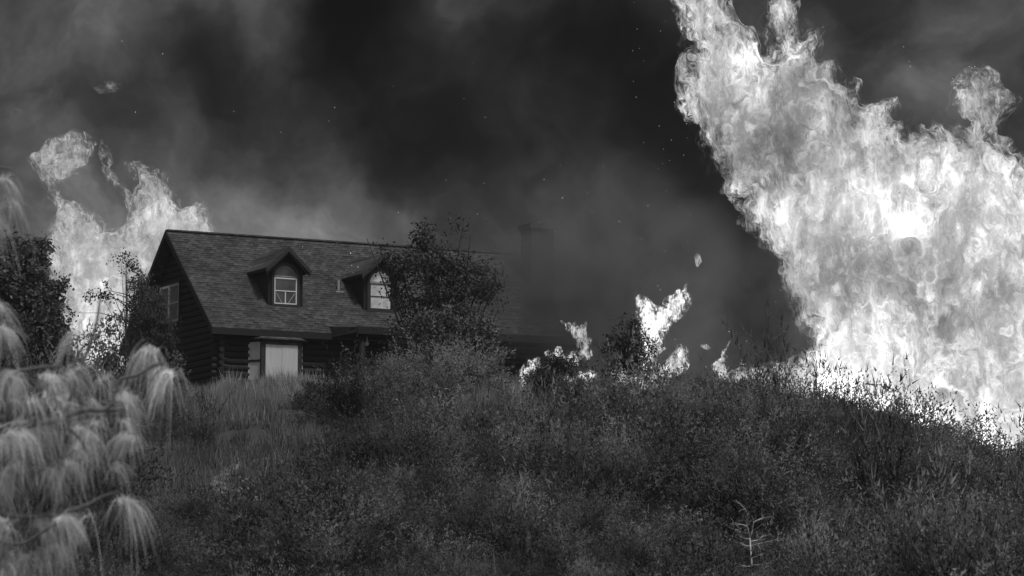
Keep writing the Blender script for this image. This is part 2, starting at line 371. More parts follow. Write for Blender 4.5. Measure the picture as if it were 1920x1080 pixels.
def build_house():
    root = empty('log_cabin', HO - np.array([0, 0, HB]), HT)
    tag(root, 'dark log cabin with steep shingled roof and two arched dormers above the brush', 'house')
    def z(v): return v + HB
    def part(mb, name, m, parent=root, **k):
        return mb.build(name, m, parent, **k)
    class B(MB):          # local frame with z measured from the eave
        def build(s, name, m, parent=root, **k):
            s.v = [(x, y, zz + HB) for x, y, zz in s.v]; return MB.build(s, name, m, parent, **k)
    rnd = random.Random(5)
    x0, x1, y0, y1 = .45, 14.1, .45, 8.75
    # walls of stacked rounded logs
    lr = .13
    def log_profile(z0, z1):
        out = []; k = max(1, round((z1 - z0) / .235)); hgt = (z1 - z0) / k
        for i in range(k):
            for q in (0.0, .12, .3, .5, .7, .88): out.append((z0 + (i + q) * hgt, lr * .62 * math.sqrt(max(0, 1 - (2 * q - 1) ** 2))))
        out.append((z1, 0)); return out
    w = B(); pf = log_profile(-HB - .3, .36); n = len(pf)
    for sgn, yy in ((-1, y0), (1, y1)):
        vs = [(x, yy + sgn * d - sgn * .0, zz) for x in (x0, x1) for zz, d in pf]
        w.add(vs, [(i, n + i, n + i + 1, i + 1) if sgn < 0 else (i, i + 1, n + i + 1, n + i) for i in range(n - 1)])
    w.build('front_wall', M['wood_front'])
    g = B()
    for sgn, xx in ((-1, x0), (1, x1)):
        g = B()
        pf2 = log_profile(-HB - .3, 3.9); n = len(pf2); vs = []
        for yi in (0, 1):
            for zz, d in pf2:
                lim = max(0.0, (3.9 - max(zz, -.0)) / SL) if zz > .35 else (WID / 2 - .45)
                lim = min(lim, WID / 2 - .45)
                vs.append((xx + sgn * d, WID / 2 + (lim if yi else -lim), zz))
        g.add(vs, [(i, n + i, n + i + 1, i + 1) if sgn > 0 else (i, i + 1, n + i + 1, n + i) for i in range(n - 1)])
        g.build('gable_wall', M['wood'])

    # crossed log ends at the front corners
    for cx in (x0, x1):
        c = B(); k = 0
        zz = -HB - .1
        while zz < .2:
            c.tube([(cx - .02, y0 - .30, zz), (cx - .02, y0 + .3, zz)], .10, 8)
            c.tube([(cx - .30, y0 - .02, zz + .117), (cx + .3, y0 - .02, zz + .117)], .10, 8); zz += .235
        c.build('corner_log', M['wood_front'])
    # roof: stepped courses on both slopes with a solid deck below
    rf = B(); th = .20
    nc = 44
    for side in (0, 1):
        vs = []; fs = []
        for i in range(nc):
            t0, t1 = i / nc, (i + 1) / nc
            for j, x in enumerate((0, LEN)):
                pass
            ya, za = t0 * WID / 2, t0 * RIS; yb, zb = t1 * WID / 2, t1 * RIS
            lift = .022
            A = (ya - .015, za + lift); Bp = (yb, zb + .002)
            if side: A, Bp = (WID - A[0], A[1]), (WID - Bp[0], Bp[1])
            b = len(vs)
            seg = 30; xs = [LEN * q / seg for q in range(seg + 1)]
            jit = [rnd.uniform(-.006, .006) for _ in xs]
            for x, jz in zip(xs, jit): vs += [(x, A[0], A[1] + jz), (x, Bp[0], Bp[1])]
            for q in range(seg):
                f = (b + 2 * q, b + 2 * q + 2, b + 2 * q + 3, b + 2 * q + 1); fs.append(f if not side else f[::-1])
            # butt edge of the course
            b2 = len(vs)
            for x in (0, LEN): vs += [(x, A[0], A[1]), (x, A[0], A[1] - .03)]
            fs.append((b2, b2 + 1, b2 + 3, b2 + 2))
        rf.add(vs, fs)
    rf.prism([(-.0, -.02), (WID / 2, RIS - .02), (WID, -.02), (WID, -th), (WID / 2, RIS - th - .02), (0, -th)], 0, .02, LEN - .02)
    rf.beam((0, WID / 2, RIS + .015), (LEN, WID / 2, RIS + .015), .26, .05)
    roof = rf.build('roof', M['shingle'])
    # fascia, rake boards
    f = B()
    f.box(-.02, 4.75, -.06, -.022, -.23, .0); f.box(-.02, LEN + .02, WID + .022, WID + .06, -.23, .0)
    f.build('fascia', M['fascia'])
    for xx in (-.045, LEN + .005):
        r = B()
        r.prism([(-.05, -.24), (WID / 2, RIS - .26), (WID + .05, -.24), (WID + .05, .02), (WID / 2, RIS + .01), (-.05, .02)], 0, xx, xx + .04)
        r.build('rake_board', M['fascia'])
    # gutter end and a drip at the eave
    gt = B(); gt.box(4.72, 4.95, -.13, -.062, -.08, -.02); gt.build('gutter_end', M['white'])
    # porch roof carried on log posts
    pr = B(); ya, yb = 0.30, -2.2
    pr.prism([(ya, .27), (yb, .05), (yb, -.14), (ya, -.14)], 0, 4.6, LEN - .3); pr.build('porch_roof', M['shingle'])
    pf_ = B(); pf_.box(4.57, LEN - .28, yb - .04, yb - .003, -.2, .05); pf_.build('porch_fascia', M['fascia'])
    for px in (4.85, 7.6, 10.4, 13.6):
        q = B(); q.tube([(px, -2.0, -HB - .1), (px, -2.0, -.15)], .11, 9); q.build('porch_post', M['wood'], smooth=True)
    dk = B(); dk.box(4.6, LEN - .3, -2.3, .3, -HB, -HB + .3); dk.build('porch_deck', M['wood_front'])
    dr = B(); dr.box(7.0, 7.95, .30, .345, -2.4, -.35); dr_o = dr.build('door', M['trim'])
    kn = B(); kn.tube([(7.85, .24, -1.4), (7.85, .30, -1.4)], .035, 8); kn.build('door_handle', M['metal'], dr_o)
    lp = B(); lp.tube([(5.55, -.9, -.15), (5.55, -.9, -.30)], .02, 6); lp.tube([(5.55, -.9, -.3), (5.55, -.9, -.36), (5.55, -.9, -.44), (5.55, -.9, -.48)], [.03, .07, .07, .02], 10); lp.build('porch_lamp', M['white'])
    # bay window
    bay = B(); L0, L1, R1, R0 = (1.50, y0), (1.88, -.12), (3.28, -.12), (3.66, y0); zb, zt = -1.78, -.42
    bay.prism([L0, L1, R1, R0], 2, zb - .22, zb)
    b_o = bay.build('bay_window', M['trim'])
    bh = B(); bh.prism([L0, L1, R1, R0], 2, zt, zt + .12); bh.build('head', M['trim'], b_o)
    sk = B(); sk.prism([(1.55, y0), (1.92, -.07), (3.24, -.07), (3.61, y0)], 2, -HB - .2, zb - .22); sk.build('bay_skirt', M['wood_front'], b_o)
    for (a, bb) in ((L0, .06), (L1, .085), (R1, .085), (R0, .06)):
        po = B(); po.box(a[0] - bb, a[0] + bb, a[1] - bb * .6 + .02, a[1] + bb * .6 + .02, zb, zt); po.build('frame', M['trim'], b_o)
    def face(a, b, t0, t1, za, zc, off, name, m, th=.02, parent=b_o):
        a, b = Vector((a[0], a[1], 0)), Vector((b[0], b[1], 0)); d = b - a; nrm = Vector((d.y, -d.x, 0)).normalized()
        p, q = a + d * t0 + nrm * off, a + d * t1 + nrm * off
        mb = B(); vs = [(v.x, v.y, zz) for zz in (za, zc) for v in (p, q, q - nrm * th, p - nrm * th)]
        mb.add(vs, [(0, 3, 2, 1), (4, 5, 6, 7), (0, 1, 5, 4), (1, 2, 6, 5), (2, 3, 7, 6), (3, 0, 4, 7)])
        return mb.build(name, m, parent)
    for (a, b) in ((L0, L1), (R1, R0)):
        face(a, b, .06, .94, zb, zt, -.02, 'pane', M['blind'])
        face(a, b, .06, .94, -1.13, -1.05, .012, 'sash_rail', M['trim'])
        for t in (.09, .87): face(a, b, t, t + .04, zb + .02, zt - .02, .006, 'sash', M['white'])
    for ta, tb, oo in ((.065, .508, .025), (.514, .955, .031)): face(L1, R1, ta, tb, zb + .02, zt - .10, oo, 'plywood_board', M['board'], .03)
    face(L1, R1, .02, .98, zb, zt, -.012, 'pane', M['glass'])
    br = B(); hp = [(1.32, y0 - .05), (1.78, -.30), (3.40, -.30), (3.86, y0 - .05)]
    tp = [(1.75, y0 - .05), (1.98, .10), (3.2, .10), (3.42, y0 - .05)]
    vs = [(p[0], p[1], -.34) for p in hp] + [(p[0], p[1], -.17) for p in tp] + [(p[0], p[1], -.30) for p in hp]
    br.add(vs, [(3, 2, 1, 0), (8, 9, 5, 4), (9, 10, 6, 5), (10, 11, 7, 6), (4, 5, 6, 7), (0, 1, 9, 8), (1, 2, 10, 9), (2, 3, 11, 10)])
    br.build('bay_roof', M['shingle'], b_o)
    # gable window: two double-hung sashes side by side on the left end wall
    gx = x0 - lr * .62
    gw = B()
    ya_, yb_, za_, zb_ = 4.12, 6.06, .64, 2.04
    def rect_ring(mb, ya, yb, za, zb, t, xa, xb):
        mb.box(xa, xb, ya, yb, za, za + t); mb.box(xa, xb, ya, yb, zb - t, zb); mb.box(xa, xb, ya, ya + t, za + t, zb - t); mb.box(xa, xb, yb - t, yb, za + t, zb - t)
    rect_ring(gw, ya_ - .08, yb_ + .08, za_ - .08, zb_ + .08, .08, gx - .05, gx + .06)
    gwo = gw.build('window', M['trim'])
    for (p, q, mm) in ((ya_, 5.07, M['greyframe']), (5.11, yb_, M['white'])):
        sh = B(); rect_ring(sh, p, q, za_, zb_, .085, gx - .035, gx + .0); sh.box(gx - .035, gx, p + .065, q - .065, 1.31, 1.37); sh.build('sash', mm, gwo)
        pn = B(); pn.box(gx - .012, gx - .004, p + .06, q - .06, za_ + .06, zb_ - .06); pn.build('pane', M['glass3'], gwo)
    # dormers
    for cx, yf, pale in ((3.27, 1.18, False), (7.05, 1.18, True)):
        d = B(); hw = .68; zs = yf * SL; ze = 2.42
        rz = 3.16; hr = .87; fr = yf - .30
        d.box(cx - hw, cx + hw, yf - .0, yf + .08, zs - .04, ze + .0)
        d.add([(cx - hw, yf, ze), (cx + hw, yf, ze), (cx, yf, rz - .12), (cx - hw, yf + .08, ze), (cx + hw, yf + .08, ze), (cx, yf + .08, rz - .12)], [(0, 1, 2), (3, 5, 4)])
        for s in (-1, 1):
            X = cx + s * hw; d.add([(X, yf + .08, zs + .07), (X, yf + .08, ze + .1), (X, (ze + .1) / SL, ze + .1), (X - s * .05, yf + .08, zs + .07), (X - s * .05, yf + .08, ze + .1), (X - s * .05, (ze + .1) / SL, ze + .1)], [(0, 1, 2), (3, 5, 4), (0, 2, 5, 3)])
        do = d.build('dormer', M['siding'])
        r = B()
        zf = rz - .82
        for s in (-1, 1):
            e0 = (cx + s * hr, zf); t0 = (cx, rz)
            A = [(cx, fr, rz), (cx + s * hr, fr, zf), (cx + s * hr, (zf) / SL + .02, zf), (cx, rz / SL + .02, rz)]
            Bt = [(p[0], p[1], p[2] - .07) for p in A]
            fs = [(0, 1, 2, 3), (7, 6, 5, 4), (0, 4, 5, 1), (1, 5, 6, 2), (2, 6, 7, 3)]
            r.add(A + Bt, fs if s < 0 else [q[::-1] for q in fs])
        r.build('dormer_roof', M['shingle'], do)
        rk = B()
        for s in (-1, 1):
            rk.prism([(cx, rz - .005), (cx + s * (hr + .01), zf - .01), (cx + s * (hr + .01), zf - .17), (cx, rz - .18)], 1, fr - .035, fr - .003)
            rk.prism([(cx + s * .02, rz - .19), (cx + s * (hr - .02), zf - .185), (cx + s * (hr - .02), zf - .24), (cx + s * .02, rz - .27)], 1, fr + .02, fr + .05)
        rk.build('rake_board', M['trim'], do)
        sf = B(); 
        for s in (-1, 1):
            sf.box(min(cx + s * hw, cx + s * (hr + .0)), max(cx + s * hw, cx + s * (hr + .0)), fr + .005, zf / SL - .02, zf - .11, zf - .075)
            sf.beam((cx + s * (hr + .012), fr, zf - .045), (cx + s * (hr + .012), zf / SL - .05, zf - .045), .02, .10)
        sf.build('soffit', M['soffit'], do)
        # arched window
        z0_, zsp, rr = 1.10, 2.06, .445
        wn = B(); ring(wn, arch(cx, z0_ - .09, zsp, rr + .10), arch(cx, z0_, zsp, rr), yf - .05, yf + .0); wo = wn.build('window', M['trim'], do)
        # sub-sub pieces stay in the sash mesh: rails, mullion and the arched top light
        s_ = B()
        t = .045
        s_.box(cx - rr, cx - rr + t, yf - .032, yf - .002, z0_ - .06, zsp); s_.box(cx + rr - t, cx + rr, yf - .032, yf - .002, z0_ - .06, zsp)
        for zz, tt in ((z0_, .04), (1.56, .035), (zsp - .05, .045)): s_.box(cx - rr + t, cx + rr - t, yf - .030, yf - .004, zz, zz + tt)
        if not pale:
            s_.box(cx - .02, cx + .02, yf - .020, yf - .004, z0_ + .04, 1.56)
            s_.beam((cx - .36, yf - .010, 1.50), (cx - .14, yf - .010, 1.15), .01, .035, (0, 1, 0)); s_.beam((cx + .36, yf - .010, 1.50), (cx + .12, yf - .010, 1.15), .01, .035, (0, 1, 0))
        so = s_.build('sash', M['white'] if not pale else M['trim'], do)
        a_ = B(); ring(a_, arch(cx, zsp + .03, zsp + .05, rr - .0), arch(cx, zsp + .06, zsp + .05, rr - .022), yf - .024, yf - .004); a_.build('arch_light', M['greyframe'], do)
        p_ = B(); p_.prism(arch(cx, z0_, zsp, rr), 1, yf - .010, yf - .003); p_.build('pane', M['glass2'] if pale else M['glass'], do)
        fl = B(); fl.box(cx - hw - .03, cx + hw + .03, yf - .10, yf - .004, zs - .10, zs - .065 + .0); fl.build('flashing', M['metal'], do)
    # vent pipe on the roof
    vp = B(); vp.tube([(5.80, 2.13, 1.75), (5.80, 2.13, 2.22)], .05, 10); vp.box(5.65, 5.95, 2.0, 2.2, 1.74, 1.80); vp.build('vent_pipe', M['metal'])
    # stone chimney at the far gable
    ch = B(); ch.box(14.14, 15.12, 2.7, 3.55, -HB, 4.75); ch.box(14.06, 15.20, 2.62, 3.63, 4.75, 4.95); ch.build('chimney', M['stone'])
    # bracket on the near rake
    #bk = B(); bk.tube([(-.1, 6.1, 2.95), (-.1, 6.35, 3.0), (-.1, 6.35, 3.4), (-.1, 6.1, 3.45)], .025, 6); bk.build('rake_bracket', M['fascia'])
    return root
build_house()

# ------------------------------------------------------------------ vegetation
def blades(c, d, length, width, rng, tone):
    """triangular leaves: centres c, unit directions d"""
    n = len(c); r = rng.normal(size=(n, 3)); s = np.cross(d, r); s /= np.linalg.norm(s, axis=1, keepdims=True) + 1e-9
    L = length[:, None] if np.ndim(length) else length; Wd = width[:, None] if np.ndim(width) else width
    V = np.stack([c - s * Wd / 2, c + s * Wd / 2, c + d * L], 1).reshape(-1, 3)
    return V, np.repeat(tone, 3)

def leaf_quads(c, n_, size, rng, tone, asp=.6):
    """diamond leaves"""
    k = len(c); a = rng.normal(size=(k, 3)); a /= np.linalg.norm(a, axis=1, keepdims=True)
    b = np.cross(a, rng.normal(size=(k, 3))); b /= np.linalg.norm(b, axis=1, keepdims=True) + 1e-9
    s = size[:, None]
    V = np.stack([c - a * s, c - b * s * asp, c + a * s, c + b * s * asp], 1).reshape(-1, 3)
    return V, np.repeat(tone, 4)

def shrub_pts(rng, ns=30, nl=26, h=1.0, r=.75, spread=.9, ll=.15, lw=.04, fuzz=.055, up=.35):
    """one brush plant: leafy sprays fanning out of its base, blades in local space"""
    ang = rng.uniform(0, 2 * np.pi, ns); tilt = rng.uniform(0, 1, ns) ** .6 * spread
    dirs = np.stack([np.cos(ang) * np.sin(tilt) * r / .75, np.sin(ang) * np.sin(tilt) * r / .75, np.cos(tilt)], 1)
    ln = h * rng.uniform(.6, 1.05, ns)
    t = rng.uniform(.3, 1, (ns, nl)) ** .7
    bend = rng.normal(size=(ns, 1, 3)) * .12
    c = dirs[:, None] * (ln[:, None] * t)[..., None] + bend * (t ** 2)[..., None] + rng.normal(size=(ns, nl, 3)) * (fuzz * (1.25 - t))[..., None]
    d = dirs[:, None] * .7 + rng.normal(size=(ns, nl, 3)) * .62 + np.array([0, 0, up]); d /= np.linalg.norm(d, axis=-1, keepdims=True)
    c = c.reshape(-1, 3); d = d.reshape(-1, 3); n = len(c)
    tone = (np.repeat(rng.uniform(.75, 1.3, ns), nl)) * rng.uniform(.85, 1.18, n)
    V, T = blades(c, d, rng.uniform(.5, 1.3, n) * ll, rng.uniform(.6, 1.3, n) * lw, rng, tone)
    o = c - np.array([0, 0, h * .30]) + rng.normal(size=c.shape) * .12; sp = np.repeat(dirs * ln[:, None], nl, 0) * .82; o = o * .6 + (c - sp) * 1.6
    return V, T, np.repeat(o / np.linalg.norm(o, axis=1, keepdims=True), 3, 0)

def visible_x(y): return 960 / F * y + 2.5

# areas given by where they lie in the view: grassy clearings, taller brush
def px_of(x, y, z):
    fw = y * math.cos(E) + z * math.sin(E); up = -y * math.sin(E) + z * math.cos(E)
    return 960 + F * x / fw, 540 - F * up / fw
def blob(px, py, cx, cy, rx, ry): return np.exp(-(((px - cx) / rx) ** 2 + ((py - cy) / ry) ** 2))
GR = [(470, 770, 110, 50), (400, 735, 90, 30), (610, 718, 70, 22), (945, 745, 42, 50), (500, 735, 80, 25), (600, 850, 70, 26), (480, 880, 110, 42), (330, 890, 90, 30), (880, 790, 60, 30)]
def build_brush():
    rng = np.random.default_rng(11)
    variants = [shrub_pts(rng, 84, 40, 1.0, .95, 1.25, .040, .018, .085) for _ in range(5)] + [shrub_pts(rng, 60, 40, 1.1, .62, .8, .050, .017, .07, .5) for _ in range(3)] + [shrub_pts(rng, 96, 32, .8, 1.0, 1.4, .042, .019, .10, .1) for _ in range(3)]
    thin = [shrub_pts(rng, 22, 26, 1.25, .5, .6, .09, .016, .03, .8) for _ in range(3)]
    Vs, Ts, Ns = [], [], []
    y = 50.0; cnt = 0
    pts = []
    N = 3600
    ys = rng.uniform(50, 101, N * 2) ; xs = rng.uniform(-1, 1, N * 2) * (960 / F * ys + 2.5)
    zs = ground_z(xs, ys)
    keep = rng.uniform(size=len(xs)) < (ys / 101) ** 1.0
    xs, ys, zs = xs[keep], ys[keep], zs[keep]
    px, py = px_of(xs, ys, zs)
    gr = sum(blob(px, py, *g) for g in GR); gr = np.maximum(gr, sum(blob(px, py - 42, *g) for g in GR))
    a = (xs - HO[0]) * HU[0] + (ys - HO[1]) * HU[1]; b = (xs - HO[0]) * HV[0] + (ys - HO[1]) * HV[1]
    inhouse = (a > -.2) & (a < 15.5) & (b > -2.6)
    infront = (b > -4.5) & (a > -2) & (a < 16)
    clump = fbm(xs * .45, ys * .3, 0, 3, 21)
    big = fbm(xs * .16, ys * .12, 3.3, 3, 8)
    # plants grow in mounds: tallest at the mound's middle, each mound of its own tone
    sy = rng.uniform(50, 101, 620); sx_ = rng.uniform(-1, 1, 620) * (960 / F * sy + 2.5); mt = np.exp(rng.normal(size=620) * .26); mh = rng.uniform(.8, 1.35, 620)
    D2 = np.stack([np.hypot(xs - a_, (ys - b_) * .75) for a_, b_ in zip(sx_, sy)]); near = D2.argmin(0); md = D2.min(0)
    n = 0
    for i in range(len(xs)):
        if inhouse[i] or py[i] < 640: continue
        if n >= 2150: break
        if gr[i] > .25 and rng.uniform() < min(1, gr[i] * 1.8): continue
        if ys[i] > 96.5 and (px[i] < 640): continue
        s = rng.uniform(.45, 1.0) ** 1.5 * 1.75 * (1 + .8 * clump[i])
        if 395 < px[i] < 520 and 880 < py[i] < 990: s *= .45
        if abs(px[i] - 1410) < 75 and ys[i] < 66: continue
        if 600 < px[i] < 745 and ys[i] > 86: s *= .78
        if ys[i] > 90: s *= .66
        if 900 < px[i] < 1310 and ys[i] > 82: s *= .72
        if infront[i] and px[i] < 640: continue
        if 760 < px[i] < 880 and 88 < ys[i]: s *= 1.15
        s *= mh[near[i]] * float(np.clip(1.32 - .62 * md[i], .42, 1.32)); s = max(.30, s)
        vv, tt, nv = (variants[rng.integers(11)] if rng.uniform() < .9 else thin[rng.integers(3)])
        q = rng.uniform(0, 2 * np.pi); c_, s_ = math.cos(q), math.sin(q); sx, sz = s * rng.uniform(.85, 1.2), s * rng.uniform(.8, 1.2)
        R = np.array([[c_ * sx, -s_ * sx, 0], [s_ * sx, c_ * sx, 0], [0, 0, sz]])
        Vs.append(vv @ R.T + np.array([xs[i], ys[i], zs[i] - .05])); 
        tn = (1 + .4 * big[i]) * min(1.7, math.exp(rng.normal() * .22)) * mt[near[i]]
        if rng.uniform() < .05: tn *= 1.7
        Ts.append(tt * tn); Ns.append(nv @ np.array([[c_, -s_, 0], [s_, c_, 0], [0, 0, 1]]).T); n += 1
    V = np.concatenate(Vs); T = np.concatenate(Ts); k = len(V) // 3
    q = V[::3]; T = T * np.repeat(np.clip(1 + 1.1 * fbm(q[:, 0] * 1.1, q[:, 1] * 1.1, q[:, 2] * 1.1, 2, 51), .35, 2), 3); T = np.minimum(T, 2.4)
    o = mesh_obj('brush', V, np.arange(k * 3).reshape(-1, 3), M['brush'], attrs={'tone': T, 'out': np.concatenate(Ns)})
    tag(o, 'dense dark chaparral brush covering the hillside', kind='stuff')
    print('brush plants', n, 'tris', k)
build_brush()

def build_grass():
    rng = np.random.default_rng(5); N = 150000
    ys = rng.uniform(60, 102.5, N); xs = rng.uniform(-1, 1, N) * (960 / F * ys + 1)
    zs = ground_z(xs, ys); px, py = px_of(xs, ys, zs)
    gr = np.clip(sum(blob(px, py, *g) for g in GR), 0, 1.2)
    a = (xs - HO[0]) * HU[0] + (ys - HO[1]) * HU[1]; b = (xs - HO[0]) * HV[0] + (ys - HO[1]) * HV[1]
    near = ((a > -1.6) & (a < 5.2) & (b > -7) & (b < .2))
    onpath = (np.abs(px - 450) < 60) & (np.abs(py - 895) < 35)
    pr = np.where(gr > .25, gr, .03) + near * .5
    ok = (rng.uniform(size=N) < pr) & ~((a > .45) & (a < 14.1) & (b > .4)) & ~(onpath & (rng.uniform(size=N) < .75))
    tuft = fbm(xs * 1.3, ys * .9, 0, 3, 6)
    ok &= (tuft > -.28)
    xs, ys, zs, tuft, px, py = xs[ok], ys[ok], zs[ok], tuft[ok], px[ok], py[ok]; k = 3
    xs, ys, zs, tuft = [np.repeat(q, k) for q in (xs, ys, zs, tuft)]; n = len(xs)
    c = np.stack([xs + rng.normal(size=n) * .06, ys + rng.normal(size=n) * .06, zs - .03], 1)
    d = np.stack([rng.normal(size=n) * .25, rng.normal(size=n) * .25, np.ones(n)], 1); d /= np.linalg.norm(d, axis=1, keepdims=True)
    ln = rng.uniform(.2, .6, n) * (1 + .9 * tuft) * np.where(ys > 97, .6, 1)
    pyr = np.repeat(py, k)
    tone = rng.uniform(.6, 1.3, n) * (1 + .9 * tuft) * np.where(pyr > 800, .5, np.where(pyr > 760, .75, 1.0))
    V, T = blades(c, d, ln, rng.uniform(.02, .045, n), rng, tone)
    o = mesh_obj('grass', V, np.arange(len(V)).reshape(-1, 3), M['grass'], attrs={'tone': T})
    tag(o, 'pale dry grass growing in front of the cabin', kind='stuff')
    print('grass', len(V) // 3)
build_grass()

def branchy(mb, base, top, r0, rng, limbs=()):
    mid = (np.asarray(base) + np.asarray(top)) / 2 + rng.normal(size=3) * .12
    mb.tube([base, mid, top], [r0, r0 * .75, r0 * .3], 7)
    for L in limbs:
        t = rng.uniform(.35, .9); s = np.asarray(base) * (1 - t) + np.asarray(top) * t
        m = (s + L) / 2 + np.array([0, 0, .12]); mb.tube([s, m, L], [r0 * .5, r0 * .32, r0 * .1], 5)

def leafy(name, label, cat, base_px, d, ells, clusters, per, leaf, tone=1.0, seed=0, depth=1.0, csize=.22, gap=.0, trunk=.09, asp=.55, group=None, material='leaf', upright=False):
    """ells: (cx, cy, rx, ry[, weight]) in photograph pixels, each swept into a ball of its own depth round the distance d"""
    rng = np.random.default_rng(seed); k = d / F
    b = P(base_px[0], base_px[1], d); b[2] = min(b[2], float(ground_z(b[0], b[1])) - .02)
    root = empty(name, b); tag(root, label, cat, group)
    wts = np.array([(e[4] if len(e) > 4 else 1.0) * e[2] * e[3] for e in ells]); wts = wts / wts.sum()
    C = []
    for e, w in zip(ells, wts):
        n = max(2, int(clusters * w)); c0 = P(e[0], e[1], d)
        q = rng.normal(size=(n, 3)); q /= np.linalg.norm(q, axis=1, keepdims=True); q *= rng.uniform(.12, 1, (n, 1)) ** .45
        C.append(c0 + q * np.array([e[2] * k, max(e[2], .6 * e[3]) * k * depth, e[3] * k]))
    C = np.concatenate(C)
    if gap: C = C[fbm(C[:, 0] * 1.3, C[:, 1] * 1.3, C[:, 2] * 1.3, 3, seed + 5) > -gap]
    n = len(C); cs = csize * rng.uniform(.6, 1.4, n); ct = rng.uniform(.65, 1.4, n)
    c = np.repeat(C, per, 0) + rng.normal(size=(n * per, 3)) * np.repeat(cs, per)[:, None] * np.array([.62, .62, .5])
    tn = tone * np.repeat(ct, per) * rng.uniform(.7, 1.35, n * per)
    hi = rng.uniform(size=n * per) < .05; tn = np.where(hi, tn * 1.9, tn)
    tr = MB(); tops = sorted(ells, key=lambda e: e[1])
    T = P(tops[0][0], tops[0][1] + tops[0][3] * .2, d)
    sel = C[rng.permutation(n)[:min(n, 26)]]
    branchy(tr, b, T, trunk, rng, sel)
    for e in tops[1:]:
        if trunk > .05: 
            t = P(e[0], e[1] - e[3] * .3, d); tr.tube([b, (b + t) / 2 + rng.normal(size=3) * .1, t], [trunk * .6, trunk * .4, trunk * .12], 6)
    ob = tr.build('trunk', M['bark'], root); ob.matrix_parent_inverse.identity(); shift(ob, b)
    if upright:
        dd = rng.normal(size=(len(c), 3)) * .5 + np.array([0, 0, 1.0]); dd /= np.linalg.norm(dd, axis=1, keepdims=True)
        V, T_ = blades(c, dd, leaf * rng.uniform(1.5, 3.2, len(c)), leaf * rng.uniform(.35, .7, len(c)), rng, tn); Fc = np.arange(len(V)).reshape(-1, 3)
    else:
        V, T_ = leaf_quads(c, None, leaf * rng.uniform(.6, 1.3, len(c)), rng, tn, asp); Fc = np.arange(len(V)).reshape(-1, 4)
    cen = np.repeat(C, per, 0); gc = C.mean(0); o = (c - cen) * 1.0 + (cen - gc) * .25 + np.array([0, 0, .03]); o /= np.linalg.norm(o, axis=1, keepdims=True)
    mesh_obj('crown', V - b, Fc, M[material], root, attrs={'tone': T_, 'out': np.repeat(o, Fc.shape[1], 0)})
    return root

def shift(ob, b):
    me = ob.data; co = np.empty(len(me.vertices) * 3, dtype=np.float32); me.vertices.foreach_get('co', co)
    me.vertices.foreach_set('co', (co.reshape(-1, 3) - b.astype(np.float32)).ravel()); me.update()

# left: the oak, the sapling against the flames, the evergreen by the gable
leafy('oak_tree', 'round dark oak in front of the flames at the left', 'tree', (60, 790), 98,
      [(40, 520, 58, 62), (80, 560, 40, 60), (20, 590, 60, 70), (75, 640, 62, 60), (5, 480, 40, 38), (60, 470, 30, 28), (30, 690, 60, 40), (-60, 560, 60, 90), (-50, 650, 60, 70), (100, 690, 40, 40)],
      620, 60, .085, 1.0, 3, 1.0, .30, .35, .16)
leafy('sapling', 'thin leafy sapling silhouetted against flames left of the gable', 'tree', (236, 780), 96,
      [(238, 485, 14, 12), (228, 500, 18, 20), (250, 515, 20, 22), (262, 545, 14, 22), (240, 560, 14, 22), (212, 545, 22, 26), (185, 560, 30, 22), (225, 600, 26, 22), (258, 590, 16, 26), (150, 600, 24, 30)],
      150, 22, .050, .9, 4, 1.0, .17, .1, .035)
leafy('fire_lit_shrub', 'loose leafy shrub with fire glowing through it below the sapling', 'shrub', (200, 800), 94,
      [(200, 640, 50, 34), (190, 700, 55, 30), (215, 670, 34, 30), (170, 740, 50, 34), (230, 740, 40, 30)],
      150, 24, .055, .8, 14, 1.0, .2, .2, .04)
leafy('evergreen_bush', 'dark bushy evergreen against the gable wall under its window', 'tree', (285, 760), 99,
      [(290, 585, 34, 42), (300, 625, 26, 36), (262, 610, 30, 60), (282, 660, 44, 36), (305, 665, 22, 22), (265, 545, 14, 30), (300, 560, 12, 22)],
      260, 60, .05, .75, 5, .9, .20, .0, .06, upright=True)
leafy('gable_shrub', 'small grey shrub at the foot of the gable wall', 'shrub', (330, 735), 97.5,
      [(332, 675, 14, 14), (322, 695, 14, 16)], 16, 34, .055, 1.2, 6, 1.0, .16, .0, .02)
# the big bushes in front of the cabin
leafy('smoky_tree', 'tall dark tree with feathery tops before the second dormer', 'tree', (830, 745), 98.5,
      [(797, 412, 12, 20, 1.4), (785, 440, 24, 20), (812, 455, 26, 24), (870, 415, 12, 16, 1.4), (882, 445, 18, 14), (850, 485, 50, 22), (795, 500, 60, 34), (765, 540, 44, 40), (748, 495, 26, 24), (740, 540, 24, 40), (915, 500, 22, 30), (935, 590, 16, 40), (930, 530, 14, 20), (750, 620, 30, 30),
       (830, 540, 66, 50), (880, 530, 44, 46), (910, 560, 28, 40), (785, 580, 56, 30), (850, 600, 70, 40), (735, 520, 20, 24), (712, 470, 20, 8), (688, 450, 16, 8), (735, 560, 16, 18)],
      520, 32, .060, .50, 7, .9, .33, .12, .10)
leafy('leafy_bush', 'rounded pale leaved bush below the dark tree before the cabin', 'shrub', (835, 760), 95.5,
      [(790, 620, 50, 36), (840, 635, 60, 44), (890, 610, 44, 40), (905, 650, 36, 42), (765, 655, 36, 34), (820, 670, 56, 34), (880, 690, 46, 24), (835, 590, 34, 18)],
      420, 34, .062, 1.25, 8, .9, .21, .12, .05)
leafy('dark_brush_mound', 'dark mounded bush left of the dry grass slope', 'shrub', (322, 862), 86,
      [(320, 800, 48, 44), (300, 830, 36, 30), (345, 835, 36, 28), (330, 770, 26, 20)], 200, 60, .045, .42, 9, 1.0, .17, 0, .03, upright=True)
